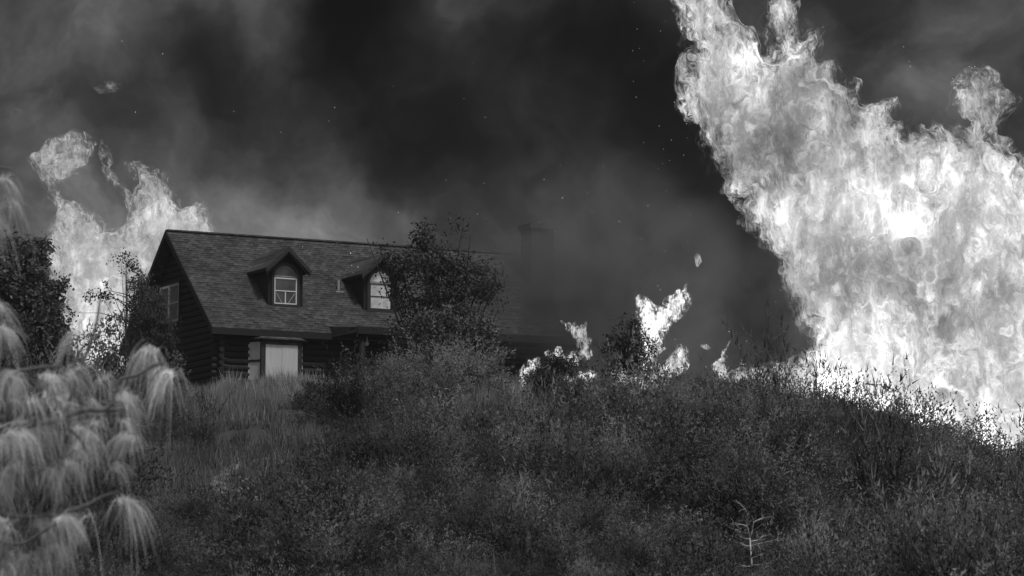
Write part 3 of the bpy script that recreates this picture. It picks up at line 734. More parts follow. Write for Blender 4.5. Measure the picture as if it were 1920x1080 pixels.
leafy('near_black_bush', 'narrow near black bush at the edge of the grass slope', 'shrub', (562, 838), 84,
      [(575, 760, 26, 28), (565, 795, 26, 34), (590, 740, 20, 20)], 90, 50, .045, .28, 10, 1.0, .16, 0, .03, upright=True)  # the leaves themselves have a very dark tone
leafy('pale_flowering_shrub', 'small shrub with pale leaf clusters low on the slope', 'shrub', (465, 1030), 66,
      [(466, 968, 13, 12), (455, 990, 16, 12), (478, 1000, 14, 16), (462, 1015, 18, 14)], 34, 30, .030, 2.4, 12, 1.0, .10, 0, .015)
leafy('low_leafy_shrub', 'low leafy shrub behind the drooping pine needles', 'shrub', (235, 925), 76,
      [(215, 880, 34, 16), (255, 878, 32, 16), (240, 900, 46, 18), (190, 895, 18, 14)], 130, 34, .050, .75, 13, 1.0, .17, 0, .03)
leafy('burning_tree', 'scorched leafy tree with a forked flame rising through it', 'tree', (1180, 790), 95,
      [(1175, 625, 30, 34), (1160, 660, 34, 36), (1190, 680, 34, 34), (1220, 700, 36, 22), (1165, 705, 36, 28), (1260, 705, 26, 18), (1215, 650, 14, 24)],
      130, 30, .055, .38, 15, .6, .22, .30, .05)
leafy('burning_bush', 'rounded bush burning in scattered spots beside the cabin', 'shrub', (1045, 770), 95,
      [(1040, 700, 50, 34), (1010, 715, 36, 26), (1080, 705, 36, 26), (1050, 675, 28, 16), (1040, 730, 56, 22)],
      230, 32, .050, .34, 16, .6, .20, .15, .04)
leafy('crest_shrub', 'ragged shrub on the ridge with a small flame at its left', 'shrub', (1415, 800), 94,
      [(1400, 735, 40, 20), (1440, 745, 30, 22), (1370, 735, 30, 22), (1330, 730, 34, 24)], 170, 34, .055, .5, 17, .9, .18, .1, .03, upright=True)

# shrubs on the ridge line that stand out against the wall of fire
def ridge_shrubs():
    rng = random.Random(8)
    lab = ['wispy shrub on the ridge where the fire wall meets the smoke', 'dense shrub on the ridge against the brightest base of the fire',
           'arching shrub on the ridge with fire glinting through its twigs', 'flat topped shrub on the ridge below the fire wall', 'leaning shrub on the ridge just below the arching one',
           'open twiggy shrub on the ridge with bright fire behind it', 'last shrub on the ridge before the edge of the photo']
    spots = [(1520, 752, 36, 22), (1590, 772, 36, 22), (1655, 790, 44, 24), (1730, 806, 40, 24), (1795, 820, 36, 22), (1862, 850, 26, 26), (1905, 868, 24, 28)]
    for i, (cx, cy, rx, ry) in enumerate(spots):
        leafy('ridge_shrub', lab[i], 'shrub', (cx, cy + 60), 93.5, [(cx, cy, rx, ry), (cx - rx * .6, cy + 12, rx * .7, ry), (cx + rx * .6, cy + 14, rx * .7, ry)],
              95, 24, .050, .55, 40 + i, .7, .17, .12, .02, group='shrubs along the ridge in front of the fire')
ridge_shrubs()

leafy('low_brush_mound', 'low dark mound of brush hiding the porch step left of the pale leaved bush', 'shrub', (690, 760), 96.5,
      [(710, 706, 36, 14), (665, 716, 34, 10), (740, 696, 24, 18), (700, 722, 56, 12)], 170, 50, .045, .8, 61, .9, .17, .0, .02, upright=True)

# bare sapling and dead twigs, bleached
def dead_tree(name, label, base, d, top, branches, r):
    b = P(base[0], base[1], d); b[2] = min(b[2], float(ground_z(b[0], b[1]))); root = empty(name, b); tag(root, label, 'tree')
    mb = MB(); t = P(top[0], top[1], d); mb.tube([b, (b * .4 + t * .6) + np.array([.01, 0, 0]), t], [r, r * .8, r * .45], 7)
    ob = mb.build('trunk', M['paleb'], root, smooth=True); shift(ob, b)
    rng = np.random.default_rng(2)
    for br in branches:
        m2 = MB(); k = len(br); off = rng.uniform(-.5, .5, 1)[0]
        pts = [P(x, y, d) + np.array([0, off * i / k, 0]) for i, (x, y) in enumerate(br)]
        m2.tube(pts, [r * .5 * (1 - .7 * i / (k - 1)) for i in range(k)], 5)
        for i in range(1, k):
            for _ in range(3):
                p = pts[i]; q = p + (pts[i] - pts[i - 1]) * rng.uniform(.2, .7) + rng.normal(size=3) * np.array([.10, .1, .07]); m2.tube([p, (p + q) / 2 + rng.normal(size=3) * .012, q], [r * .16, r * .12, r * .06], 4)
        ob = m2.build('branch', M['paleb'], root, smooth=True); shift(ob, b)
dead_tree('bare_sapling', 'bleached bare sapling with upswept twigs at the bottom of the slope', (1412, 1120), 61, (1406, 1008),
    [[(1406, 1008), (1402, 990), (1398, 978), (1404, 970), (1396, 955), (1388, 946)], [(1407, 1008), (1411, 995), (1413, 980), (1420, 975), (1432, 970)],
     [(1402, 1000), (1390, 997), (1380, 992)], [(1400, 986), (1390, 983), (1376, 980)], [(1408, 1015), (1420, 1013), (1428, 1008), (1434, 1002)],
     [(1407, 1024), (1398, 1024), (1386, 1018), (1370, 1016)], [(1409, 1024), (1420, 1020), (1440, 1016), (1456, 1012)], [(1410, 1046), (1422, 1042), (1432, 1037)],
     [(1411, 1060), (1425, 1059), (1440, 1056)], [(1411, 1062), (1396, 1062), (1380, 1058)], [(1412, 1080), (1424, 1074), (1436, 1062)], [(1404, 1010), (1396, 1010), (1384, 1002)]], .024)
dead_tree('dead_branch', 'pale forked dead branch in the brush above the bare sapling', (1521, 945), 70, (1527, 916),
    [[(1527, 916), (1520, 912), (1512, 905)], [(1527, 916), (1533, 908), (1545, 903)], [(1500, 890), (1498, 898), (1504, 905), (1512, 905)]], .016)

# ------------------------------------------------------------------ foreground pine with drooping needles
def build_pine():
    D0 = 26.0; rng = np.random.default_rng(77)
    b = P(-210, 1100, D0); b[2] = float(ground_z(b[0], b[1])) - .1
    root = empty('grey_pine', b); tag(root, 'soft grey pine with long drooping needle tufts close to the camera', 'tree')
    tr = MB(); tr.tube([b, P(-200, 1200, D0), P(-215, 700, D0), P(-190, 300, D0), P(-170, -100, D0)], [.22, .17, .14, .11, .08], 12)
    shift(tr.build('trunk', M['pinebark'], root, smooth=True), b)
    brs = [[(-200, 1010), (-60, 985), (35, 975), (75, 930), (120, 885), (170, 850), (215, 812), (240, 808)],
           [(-205, 1000), (-60, 960), (40, 968), (100, 962), (150, 950), (190, 930), (220, 922)],
           [(-200, 860), (-80, 800), (20, 785), (19, 740), (38, 705), (70, 695), (120, 690)],
           [(-200, 850), (-60, 820), (60, 800), (120, 785), (165, 770), (200, 770), (222, 745), (228, 715), (262, 705), (290, 688), (312, 684)],
           [(-205, 700), (-90, 640), (-20, 620), (20, 606), (60, 640)], [(120, 785), (150, 700), (180, 620), (190, 560)],
           [(222, 745), (236, 690), (240, 650), (260, 628)], [(35, 975), (-10, 1000), (-30, 1040), (10, 1060)], [(40, 860), (70, 885), (95, 870)],
           [(-190, 380), (-90, 310), (-30, 300), (10, 305)], [(120, 885), (80, 850), (40, 810), (10, 800)], [(200, 770), (240, 760), (255, 738)], [(170, 850), (150, 820), (130, 800)],
           [(-30, 1010), (40, 1020), (80, 1000), (120, 975)]]
    for i, br in enumerate(brs):
        mb = MB(); k = len(br); off = rng.uniform(-.5, .6)
        pts = [P(x, y, D0) + np.array([0, off * min(1, j / 2), 0]) for j, (x, y) in enumerate(br)]
        # smooth
        ps = []
        for j in range(k - 1):
            for q in np.linspace(0, 1, 5)[:-1]:
                p0, p1, p2, p3 = pts[max(j - 1, 0)], pts[j], pts[j + 1], pts[min(j + 2, k - 1)]
                ps.append(.5 * ((2 * p1) + (-p0 + p2) * q + (2 * p0 - 5 * p1 + 4 * p2 - p3) * q * q + (-p0 + 3 * p1 - 3 * p2 + p3) * q ** 3))
        ps.append(pts[-1]); m = len(ps)
        mb.tube(ps, [(.030 if len(br) > 5 else .018) * (1 - .75 * j / (m - 1)) + .004 for j in range(m)], 7)
        shift(mb.build('branch', M['pinebark'], root, smooth=True), b)
    # tufts: centre x, top y, half width, drop (photo pixels), density
    tufts = [(22, 612, 30, 60, 1), (62, 690, 45, 60, .8), (120, 680, 50, 75, .9), (165, 690, 40, 80, .6), (262, 628, 34, 72, 1.1), (310, 684, 22, 66, 1.1), (252, 738, 24, 60, .9),
             (186, 540, 30, 90, .2), (140, 610, 36, 70, .3), (200, 770, 40, 70, .6), (242, 808, 36, 70, 1.1), (170, 815, 40, 80, .9), (120, 790, 46, 90, .9), (60, 790, 50, 90, 1),
             (10, 780, 40, 90, 1), (40, 810, 44, 80, .8), (95, 868, 34, 66, 1.1), (20, 870, 40, 80, 1.1), (222, 920, 34, 76, 1.2), (95, 958, 44, 66, 1.2), (140, 962, 30, 60, 1.0), (45, 960, 50, 80, 1),
             (10, 985, 44, 80, 1.2), (50, 1020, 44, 80, 1.1), (100, 1010, 30, 60, .8), (0, 1050, 40, 70, 1.1), (150, 860, 30, 66, .6), (205, 850, 30, 60, .5), (90, 730, 44, 70, .8), (216, 705, 24, 50, .25),
             (8, 320, 18, 70, .4), (18, 360, 20, 70, .35), (2, 400, 20, 80, .4), (28, 690, 34, 70, .8), (-20, 560, 40, 90, .9), (-20, 700, 50, 90, 1), (-30, 900, 50, 90, 1), (150, 740, 40, 60, .7), (5, 690, 26, 60, .8)]
    k = D0 / F
    tufts = [w for (a_, b_, c_, d_, e_) in tufts for w in ([(a_, b_, c_, d_, e_)] if c_ < 38 else [(a_ - c_ * .5, b_ + 8, c_ * .6, d_, e_ * .62), (a_ + c_ * .5, b_ - 4, c_ * .6, d_ * .9, e_ * .62)])]
    tufts = tufts + [(a_ + rng.normal() * 26, b_ + rng.normal() * 22, c_ * rng.uniform(.6, 1), d_ * rng.uniform(.7, 1.1), e_ * .22) for (a_, b_, c_, d_, e_) in tufts[::2] if a_ < 190 and b_ > 600]
    for (cx, ty, hw, drop, dn) in tufts:
        n = int(150 * dn); dep = rng.uniform(-.7, .7)
        tip = P(cx, ty + 12, D0) + np.array([0, dep, 0]); lean = rng.normal() * .30 + .12; tt_ = rng.uniform(.75, 1.3)
        ax = rng.choice([-1, 1], p=[.3, .7]); main = np.array([ax * rng.uniform(.3, .8), rng.normal() * .4, rng.uniform(.0, .5)])
        dv = main + rng.normal(size=(n, 3)) * np.array([.62, .62, .42]); dv /= np.linalg.norm(dv, axis=1, keepdims=True) * rng.uniform(.8, 1.5, (n, 1))
        Ln = drop * k * rng.uniform(.55, 1.1, n) * tt_ ** .5; gv = rng.uniform(.65, 1.25, n)
        start = tip + rng.normal(size=(n, 3)) * np.array([hw * k * .16, .04, .012]) - main * rng.uniform(0, .10, (n, 1))
        S = 7; T = np.linspace(0, 1, S)
        X = start[:, 0:1] + (dv[:, 0] * Ln)[:, None] * T * (1 - .25 * T); Y = start[:, 1:2] + (dv[:, 1] * Ln)[:, None] * T
        Z = start[:, 2:3] + (dv[:, 2] * Ln)[:, None] * T - (gv * Ln)[:, None] * T ** 1.9
        ctr = np.stack([X, Y, Z], -1)
        sd = rng.normal(size=(n, 3)); sd[:, 2] *= .2; sd /= np.linalg.norm(sd, axis=1, keepdims=True); wd = (.0026 * (1 - .6 * T))[None, :, None]
        A = ctr - sd[:, None] * wd; B_ = ctr + sd[:, None] * wd
        V = np.stack([A, B_], 2).reshape(n, S * 2, 3)
        base = (np.arange(n) * S * 2)[:, None]; q = np.arange(S - 1)[None, :] * 2
        Fc = np.stack([base + q, base + q + 1, base + q + 3, base + q + 2], -1).reshape(-1, 4)
        tn = (rng.uniform(.5, 1.6, n)[:, None] * np.repeat(1.25 - .5 * T, 2)[None, :] * tt_).ravel()
        mesh_obj('needle_tuft', V.reshape(-1, 3) - b, Fc, M['needle'], root, attrs={'tone': tn})
build_pine()

# ------------------------------------------------------------------ fire
def flame_mat(name, warp=1.0, sc=1.0, gain=1.0, alpha_lo=.05, alpha_hi=.5, edge=.55, contrast=1.0, flow=(1, 1, 1), seed=0.0):
    m = bpy.data.materials.new(name); m.use_nodes = True; t = NT(m.node_tree); t.n.clear(); m.cycles.emission_sampling = 'NONE'
    out = t.node('ShaderNodeOutputMaterial')
    co = t.node('ShaderNodeTexCoord').outputs['Object']
    mp = t.node('ShaderNodeMapping'); t.put(mp.inputs[0], co); mp.inputs['Location'].default_value = (seed, seed * .7, 0); mp.inputs['Rotation'].default_value = (0, math.radians(25), 0); mp.inputs['Scale'].default_value = flow
    p = mp.outputs[0]
    w1 = t.vm('SUBTRACT', t.noise(p, .45 * sc, 4, .6, out='Color'), (.5, .5, .5))
    p1 = t.vm('ADD', p, t.scale(w1, 1.7 * warp / sc))
    w2 = t.vm('SUBTRACT', t.noise(p1, 2.2 * sc, 4, .6, out='Color'), (.5, .5, .5))
    p2 = t.vm('ADD', p1, t.scale(w2, .20 * warp / sc))
    body = t.noise(p1, .55 * sc, 6, .6)                        # large soft masses
    n1 = t.noise(p2, 1.3 * sc, 9, .62)                        # crinkled curls
    st = t.node('ShaderNodeMapping'); t.put(st.inputs[0], p1); st.inputs['Scale'].default_value = (1.6, 1.0, .55)
    n2 = t.noise(st.outputs[0], 4.5 * sc, 7, .72)
    r1 = t.m('POWER', t.m('SUBTRACT', 1.0, t.m('ABSOLUTE', t.m('MULTIPLY', t.m('SUBTRACT', t.noise(p2, 2.4 * sc, 6, .65), .5), 4.0)), clamp=True), 2.5)
    at = t.node('ShaderNodeAttribute', attribute_name='body').outputs['Fac']
    gl = t.node('ShaderNodeAttribute', attribute_name='glow').outputs['Fac']
    f = t.m('ADD', t.m('MULTIPLY', t.m('SUBTRACT', body, .5), 2.0 * contrast), t.m('MULTIPLY', t.m('SUBTRACT', n1, .5), 1.7 * contrast))
    f = t.m('ADD', f, t.m('MULTIPLY', t.m('SUBTRACT', n2, .5), .7 * contrast))
    f = t.m('ADD', f, t.m('MULTIPLY', t.m('SUBTRACT', r1, .3), .12 * contrast))
    em = t.m('MULTIPLY', t.m('EXPONENT', t.m('MULTIPLY', f, 1.5)), t.m('MULTIPLY', gl, gain))
    al = t.m('ADD', t.m('MINIMUM', at, 1.0), t.m('MULTIPLY', t.m('SUBTRACT', n1, .5), edge * 3.2))
    al = t.m('ADD', al, t.m('MULTIPLY', t.m('SUBTRACT', n2, .5), edge * 2.2))
    al = t.ramp(al, alpha_lo, alpha_hi)
    al = t.m('MULTIPLY', al, t.ramp(at, .0, .30))
    e = t.node('ShaderNodeEmission'); t.put(e.inputs[1], em); e.inputs[0].default_value = (1, 1, 1, 1)
    tr = t.node('ShaderNodeBsdfTransparent')
    mx = t.node('ShaderNodeMixShader'); t.put(mx.inputs[0], al); t.put(mx.inputs[1], tr.outputs[0]); t.put(mx.inputs[2], e.outputs[0])
    t.put(out.inputs[0], mx.outputs[0]); return m

def seg_dist(X, Y, poly):
    """signed distance (positive inside) to a closed polygon"""
    n = len(poly); D = np.full(X.shape, 1e9); ins = np.zeros(X.shape, bool)
    for i in range(n):
        x0, y0 = poly[i]; x1, y1 = poly[(i + 1) % n]; dx, dy = x1 - x0, y1 - y0
        t = np.clip(((X - x0) * dx + (Y - y0) * dy) / (dx * dx + dy * dy + 1e-9), 0, 1)
        D = np.minimum(D, np.hypot(X - x0 - t * dx, Y - y0 - t * dy))
        c = ((y0 > Y) != (y1 > Y)) & (X < (dx) * (Y - y0) / (dy + 1e-12) + x0); ins ^= c
    return np.where(ins, D, -D)

def flame(name, label, poly, d, thick, step, R, amp, nscale, m, glow=lambda X, Y: 1.0, parent=None, cat='flame', depth_slope=0.0, group=None, seed=0, lump=.5):
    """a closed lumpy body of flame: the outline swept to its own thickness, both faces crumpled"""
    xs = [p[0] for p in poly]; ys = [p[1] for p in poly]; mg = R * .8 + amp
    gx = np.arange(min(xs) - mg, max(xs) + mg, step); gy = np.arange(min(ys) - mg, max(ys) + mg, step)
    X, Y = np.meshgrid(gx, gy)
    Xw = X + amp * .8 * fbm(X / nscale, Y / nscale, 5.1, 4, seed + 9); Yw = Y + amp * .8 * fbm(X / nscale, Y / nscale, 9.7, 4, seed + 19)
    s = seg_dist(Xw, Yw, poly) + amp * .6 * fbm(X / nscale * 1.6, Y / nscale * 1.6, seed, 5, seed + 2, .6)
    bd = (s + R * .35) / (R * 1.35); keep = bd > 0
    k = d / F; tw = thick * .5 * np.sqrt(np.clip(bd, 0, 1)) 
    dc = d + depth_slope * (X - np.mean(xs)) * k
    b1 = fbm(X / nscale, Y / nscale, 1.3, 5, seed + 30) * lump * np.clip(bd, 0, 1); b2 = fbm(X / nscale, Y / nscale, 7.3, 5, seed + 40) * lump * np.clip(bd, 0, 1)
    a, b = (X - 960) / F, (540 - Y) / F
    rx, ry, rz = a, math.cos(E) - b * math.sin(E), math.sin(E) + b * math.cos(E)
    yf, yb = dc - tw + b1, dc + tw + b2
    sc0 = dc / ry                                            # real x and z from the mean distance; both faces share them
    Vf = np.stack([rx * sc0, yf, rz * sc0], -1).reshape(-1, 3); Vb = np.stack([rx * sc0, yb, rz * sc0], -1).reshape(-1, 3)
    ny, nx = X.shape; i = (np.arange(ny - 1)[:, None] * nx + np.arange(nx - 1)[None, :])
    cell = keep[:-1, :-1] & keep[1:, :-1] & keep[:-1, 1:] & keep[1:, 1:]; i = i[cell]
    q = np.stack([i, i + nx, i + nx + 1, i + 1], -1); N = nx * ny
    # rim faces close the body
    cnt = np.zeros((ny, nx, 0))
    cc = np.zeros((ny + 1, nx + 1), bool); cc[1:-1, 1:-1] = cell; rim = []
    idx = lambda r, c: r * nx + c
    ii, jj = np.nonzero(cell)
    for r, c in zip(ii, jj):
        if not cc[r, c + 1]: rim.append((idx(r, c), idx(r, c + 1)))
        if not cc[r + 2, c + 1]: rim.append((idx(r + 1, c + 1), idx(r + 1, c)))
        if not cc[r + 1, c]: rim.append((idx(r + 1, c), idx(r, c)))
        if not cc[r + 1, c + 2]: rim.append((idx(r, c + 1), idx(r + 1, c + 1)))
    rim = np.array(rim); rq = np.stack([rim[:, 0], rim[:, 1], rim[:, 1] + N, rim[:, 0] + N], -1)
    Fc = np.concatenate([q, q[:, ::-1] + N, rq]); V = np.concatenate([Vf, Vb])
    used = np.unique(Fc); mp = np.full(2 * N, -1); mp[used] = np.arange(len(used))
    g = np.broadcast_to(glow(X, Y), X.shape)
    bd2 = np.tile(np.clip(bd, 0, 1.2).ravel(), 2)[used]; gl = np.tile(g.ravel(), 2)[used]
    V = V[used]; org = np.array([V[:, 0].mean(), V[:, 1].mean(), V[:, 2].min()])
    o = mesh_obj(name, V - org, mp[Fc], m, parent, attrs={'body': bd2, 'glow': gl}, smooth=True); o.location = org
    if label: tag(o, label, cat, group)
    return o

def gb(X, Y, cx, cy, rx, ry): return np.exp(-(((X - cx) / rx) ** 2 + ((Y - cy) / ry) ** 2))

WALL = [(1225, -160), (1262, -60), (1270, 10), (1296, 40), (1310, 80), (1308, 118), (1292, 108), (1280, 130), (1281, 165), (1290, 200), (1312, 235), (1322, 280), (1335, 318), (1372, 345),
        (1400, 362), (1392, 385), (1398, 405), (1425, 440), (1452, 470), (1476, 505), (1480, 545), (1500, 570), (1520, 605), (1527, 635), (1500, 660), (1460, 684), (1400, 700), (1380, 830), (1560, 860),
        (1700, 930), (1900, 1030), (2060, 1080), (2260, 1080), (2200, 640), (2080, 420), (1960, 345), (1915, 310), (1885, 290), (1862, 262), (1858, 240), (1880, 215), (1884, 185), (1862, 155), (1835, 138),
        (1808, 150), (1794, 178), (1800, 205), (1825, 228), (1832, 250), (1808, 246), (1780, 250), (1752, 238), (1730, 245), (1712, 240), (1696, 250), (1676, 228), (1678, 205), (1650, 205), (1612, 200), (1600, 172),
        (1575, 158), (1562, 128), (1534, 126), (1538, 60), (1520, 56), (1500, 84), (1490, 66), (1484, 20), (1474, -40), (1470, -120), (1424, -120), (1430, -20), (1450, 50), (1462, 98), (1440, 116), (1418, 82), (1392, 62), (1362, 30),
        (1364, -40), (1335, -130)]
def wall_glow(X, Y):
    g = 0.46 + 0 * X
    base = np.interp(X, [1440, 1540, 1700, 1920], [715, 740, 815, 880])
    g = g + 1.35 * np.exp(-np.clip(base - Y, 0, None) / 70) * np.clip((X - 1480) / 60, 0, 1) * np.clip(1.15 - (X - 1600) / 500, .3, 1)
    for cx, cy, rx, ry, a in [(1400, 130, 60, 40, .75), (1480, 118, 60, 30, .5), (1500, 165, 60, 34, -.30), (1465, 270, 40, 80, -.34), (1400, 300, 50, 50, -.20), (1360, 210, 60, 80, -.06), (1600, 250, 80, 60, -.10),
                              (1480, 410, 70, 40, .22), (1690, 400, 110, 60, .60), (1700, 440, 50, 30, .5), (1780, 330, 60, 40, .18), (1650, 500, 90, 40, -.26), (1560, 540, 70, 70, -.14), (1800, 560, 80, 60, -.16),
                              (1890, 460, 60, 80, .32), (1890, 640, 60, 90, .12), (1590, 640, 70, 40, .35), (1840, 190, 40, 40, -.12), (1320, 40, 50, 60, .06), (1700, 620, 120, 50, -.08), (1545, 320, 90, 40, -.08), (1820, 440, 40, 40, -.1)]:
        g = g + (.6 if a > 0 else .8) * a * gb(X, Y, cx, cy, rx, ry)
    return np.clip(g, .10, 3)

def build_fire():
    mw = flame_mat('fire_wall_flames', 1.0, 1.0, 1.0, .06, 1.15, .68, 1.12, (1.25, 1, .62))
    o = flame('fire_wall', 'towering wall of bright flame rising behind the ridge at the right', WALL, 101, 5.0, 3.5, 46, 30, 40, mw, wall_glow, lump=1.3, seed=1)
    ml = flame_mat('hazy_flames', .8, 1.9, .60, .10, 1.25, .80, .7, (1.25, 1, .65), 7.0)
    back = [(95, 470), (112, 400), (85, 345), (62, 300), (100, 268), (150, 250), (168, 266), (158, 300), (132, 322), (104, 336), (100, 366), (150, 386), (186, 420), (206, 440), (230, 432), (250, 405), (240, 372),
            (208, 348), (190, 312), (192, 276), (206, 298), (216, 338), (252, 366), (264, 352), (250, 328), (246, 312), (276, 318), (312, 332), (318, 368), (352, 394), (384, 388), (398, 430), (420, 470), (380, 560), (300, 640), (262, 700), (240, 780), (160, 790), (140, 700), (120, 600), (100, 540)]
    flame('background_flames', 'hazy flames climbing behind the trees left of the cabin', back, 116, 4.0, 3.0, 22, 14, 26, ml,
          lambda X, Y: np.clip(.62 + .35 * gb(X, Y, 330, 410, 60, 40) + .9 * gb(X, Y, 205, 660, 60, 110) + .1 * gb(X, Y, 170, 480, 80, 60) - .16 * gb(X, Y, 205, 330, 80, 50), .1, 2), seed=3, lump=.8)
    mp = flame_mat('smoky_puff', 1.0, 1.0, .30, .35, 1.3, .45, .6, (1, 1, 1.6), 3.0)
    flame('flame_puff', 'faint detached puff of flame high above the left fire', [(175, 165), (205, 150), (240, 155), (235, 172), (210, 180), (185, 176)], 116, 1.0, 4, 22, 10, 24, mp, seed=4)
    flame('flame_puff', 'faintest smudge of flame near the edge left of the puff', [(28, 206), (44, 204), (50, 216), (36, 222)], 116, .6, 4, 16, 6, 20, mp, seed=5)
    mt = flame_mat('bright_flames', .9, 4.2, .62, .18, 1.25, 1.35, .95, (1.25, 1, .6), 11.0)
    flame('forked_flame', 'forked bright flame standing on the scorched tree', [(1190, 556), (1203, 556), (1226, 572), (1238, 582), (1252, 562), (1266, 546), (1286, 540), (1291, 562), (1282, 592), (1258, 606), (1248, 624), (1242, 652), (1230, 664), (1224, 690), (1210, 730), (1180, 735), (1172, 700), (1196, 676), (1204, 650), (1200, 616), (1195, 588)],
          95.6, .9, 2.2, 17, 9, 16, mt, lambda X, Y: 1.25 + .5 * gb(X, Y, 1215, 600, 30, 40), seed=6, lump=.25)
    flame('creeping_flame', 'low band of flame creeping up right from the scorched tree', [(1150, 700), (1172, 690), (1200, 706), (1232, 690), (1256, 672), (1276, 650), (1290, 664), (1286, 690), (1262, 706), (1244, 726), (1204, 738), (1170, 730)],
          95.2, .8, 2.2, 17, 10, 14, mt, lambda X, Y: 1.1 + 0 * X, seed=7, lump=.25)
    flame('flame_tongue', 'curling flame tongue leaning left above the burning bush', [(1098, 674), (1111, 664), (1106, 640), (1098, 622), (1100, 604), (1088, 612), (1072, 606), (1052, 604), (1070, 624), (1082, 638), (1086, 660)],
          95.4, .5, 2.2, 15, 7, 11, mt, lambda X, Y: .75 + 0 * X, seed=8, lump=.15)
    flame('bush_fire', 'curved rim of fire on the left of the burning bush', [(972, 722), (978, 690), (996, 672), (1012, 670), (1006, 690), (994, 704), (990, 730), (976, 738)],
          95.0, .5, 2.2, 15, 8, 11, mt, lambda X, Y: 1.3 + 0 * X, seed=9, lump=.2)
    flame('bush_fire', 'fire glinting among leaves low in the burning bush', [(1030, 742), (1046, 716), (1062, 704), (1080, 708), (1070, 722), (1052, 738), (1038, 750)],
          95.0, .5, 2.2, 15, 9, 10, mt, lambda X, Y: 1.3 + 0 * X, seed=10, lump=.2)
    flame('bush_fire', 'small flame on top of the burning bush under the tongue', [(1024, 664), (1046, 654), (1056, 664), (1080, 660), (1086, 690), (1070, 684), (1040, 674)],
          95.2, .5, 2.2, 14, 8, 10, mt, lambda X, Y: 1.1 + 0 * X, seed=12, lump=.2)
    flame('bush_fire', 'scattered fire spots at the right of the burning bush', [(1084, 700), (1110, 694), (1122, 702), (1100, 716), (1080, 712)],
          95.0, .5, 2.5, 9, 8, 12, mt, lambda X, Y: 1.1 + 0 * X, seed=13, lump=.2)
    flame('flamelet', 'thin flamelet on the crest left of the fire wall', [(1366, 640), (1360, 664), (1366, 690), (1356, 712), (1342, 704), (1334, 684), (1350, 672), (1360, 652)],
          95.2, .4, 2.5, 9, 5, 12, mt, lambda X, Y: .95 + 0 * X, seed=14, lump=.1)
    flame('floating_flame', 'tiny wisp of flame floating in smoke above the forked flame', [(1302, 478), (1312, 474), (1316, 490), (1308, 500), (1301, 492)],
          96, .3, 2.0, 8, 4, 10, mt, lambda X, Y: .6 + 0 * X, seed=15, lump=.1)
    flame('floating_flame', 'tiny flake of flame drifting left of the thin flamelet', [(1312, 646), (1326, 646), (1334, 652), (1322, 654)], 96, .3, 2.0, 7, 3, 10, mt, lambda X, Y: .7 + 0 * X, seed=16, lump=.1)
    mh = flame_mat('smoky_glow', .9, 2.6, .40, .1, 1.3, 1.1, .9, (1.2, 1, .7), 5.0)
    flame('smoky_flame', 'smoke veiled flame low on the crest beside the fire wall', [(1350, 700), (1385, 690), (1430, 690), (1470, 682), (1520, 690), (1540, 760), (1500, 790), (1440, 780), (1400, 740)], 97.5, 1.2, 2.5, 26, 22, 24, mh, lambda X, Y: 1.0 + .5 * gb(X, Y, 1490, 720, 40, 30), seed=17, lump=.3)

    # embers
    rng = np.random.default_rng(9); V, Fc = [], []
    zones = [(1180, 1300, 0, 640, 46), (960, 1180, 300, 460, 14), (1290, 1900, 10, 300, 20), (600, 960, 60, 470, 12), (100, 600, 20, 430, 8), (1300, 1480, 480, 700, 12), (560, 720, 440, 560, 8)]
    for xa, xb, ya, yb, n in zones:
        for _ in range(n):
            d = rng.uniform(88, 99.5); c = P(rng.uniform(xa, xb), rng.uniform(ya, yb), d); s = rng.uniform(.004, .011) ; dr = rng.normal(size=3); dr /= np.linalg.norm(dr)
            b = len(V); u = np.cross(dr, [0, 0, 1.]); u /= np.linalg.norm(u); w = np.cross(dr, u)
            for q in (dr * s * rng.uniform(1.2, 2.4), -dr * s, u * s, -u * s, w * s, -w * s): V.append(c + q)
            Fc += [(b, b + 2, b + 4), (b, b + 4, b + 3), (b, b + 3, b + 5), (b, b + 5, b + 2), (b + 1, b + 4, b + 2), (b + 1, b + 3, b + 4), (b + 1, b + 5, b + 3), (b + 1, b + 2, b + 5)]
    me = bpy.data.materials.new('glowing_ember'); me.use_nodes = True; t = NT(me.node_tree); t.n.clear(); me.cycles.emission_sampling = 'NONE'
    e = t.node('ShaderNodeEmission'); e.inputs[0].default_value = (1, 1, 1, 1); e.inputs[1].default_value = 1.4
    ou = t.node('ShaderNodeOutputMaterial'); t.put(ou.inputs[0], e.outputs[0])
    tag(mesh_obj('embers', V, Fc, me), 'tiny glowing embers drifting through the smoke', kind='stuff')
build_fire()

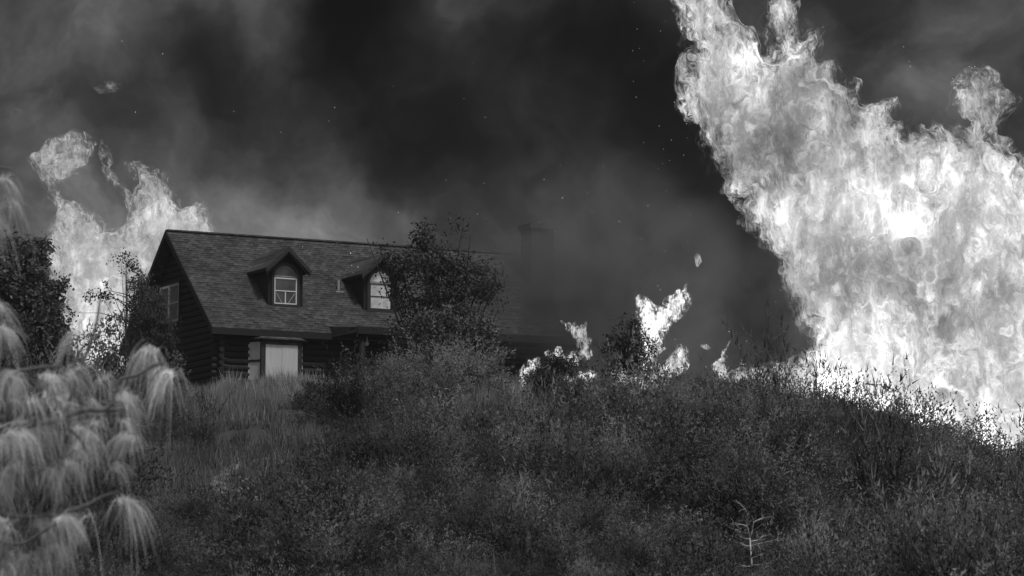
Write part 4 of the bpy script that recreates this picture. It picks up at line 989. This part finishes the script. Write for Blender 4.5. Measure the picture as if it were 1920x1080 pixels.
# ------------------------------------------------------------------ smoke drifting across the right half of the cabin
def smoke(name, label, cx, cy, rx, ry, d, rd, dens, albedo, seed, lo=.42, hi=.62, sc=.35):
    c = P(cx, cy, d); k = d / F; nu, nv = 40, 24; V, Fc = [], []
    for i in range(nv + 1):
        th = math.pi * i / nv
        for j in range(nu):
            ph = 2 * math.pi * j / nu; u = np.array([math.sin(th) * math.cos(ph), math.sin(th) * math.sin(ph), math.cos(th)])
            r = 1 + .22 * float(fbm(u[0] * 2, u[1] * 2, u[2] * 2, 3, seed)); V.append(u * r * np.array([rx * k, rd, ry * k]))
    for i in range(nv):
        for j in range(nu): Fc.append((i * nu + j, (i + 1) * nu + j, (i + 1) * nu + (j + 1) % nu, i * nu + (j + 1) % nu))
    m = bpy.data.materials.new(name + '_volume'); m.use_nodes = True; t = NT(m.node_tree); t.n.clear()
    out = t.node('ShaderNodeOutputMaterial'); pv = t.node('ShaderNodeVolumePrincipled'); pv.inputs['Color'].default_value = g3(albedo)
    pv.inputs['Anisotropy'].default_value = .1
    co = t.node('ShaderNodeTexCoord').outputs['Object']
    q = t.vm('LENGTH', t.vm('MULTIPLY', co, (1 / (rx * k), 1 / rd, 1 / (ry * k))))
    fall = t.ramp(q, .05, .95, 1.0, 0.0)
    n = t.ramp(t.noise(co, sc, 4, .6, .6), lo, hi, .15, 1.0)
    t.put(pv.inputs['Density'], t.m('MULTIPLY', t.m('MULTIPLY', fall, n), dens)); t.put(out.inputs['Volume'], pv.outputs[0])
    o = mesh_obj(name, V, Fc, m); o.location = c; tag(o, label, kind='stuff'); return o
smoke('smoke', 'grey smoke veiling the right end of the cabin and its chimney', 1110, 500, 340, 270, 99.2, 3.0, 1.7, .40, 3)

# thin smoke in the air between the camera and the hill
def build_haze():
    m = bpy.data.materials.new('thin_smoke_air'); m.use_nodes = True; t = NT(m.node_tree); t.n.clear()
    out = t.node('ShaderNodeOutputMaterial'); pv = t.node('ShaderNodeVolumePrincipled'); pv.inputs['Color'].default_value = g3(.55); pv.inputs['Density'].default_value = .00035
    t.put(out.inputs['Volume'], pv.outputs[0])
    b = MB(); b.box(-90, 90, -20, 150, -32, 45); tag(b.build('haze', m), 'thin smoky air in front of the hillside', kind='stuff')
build_haze()
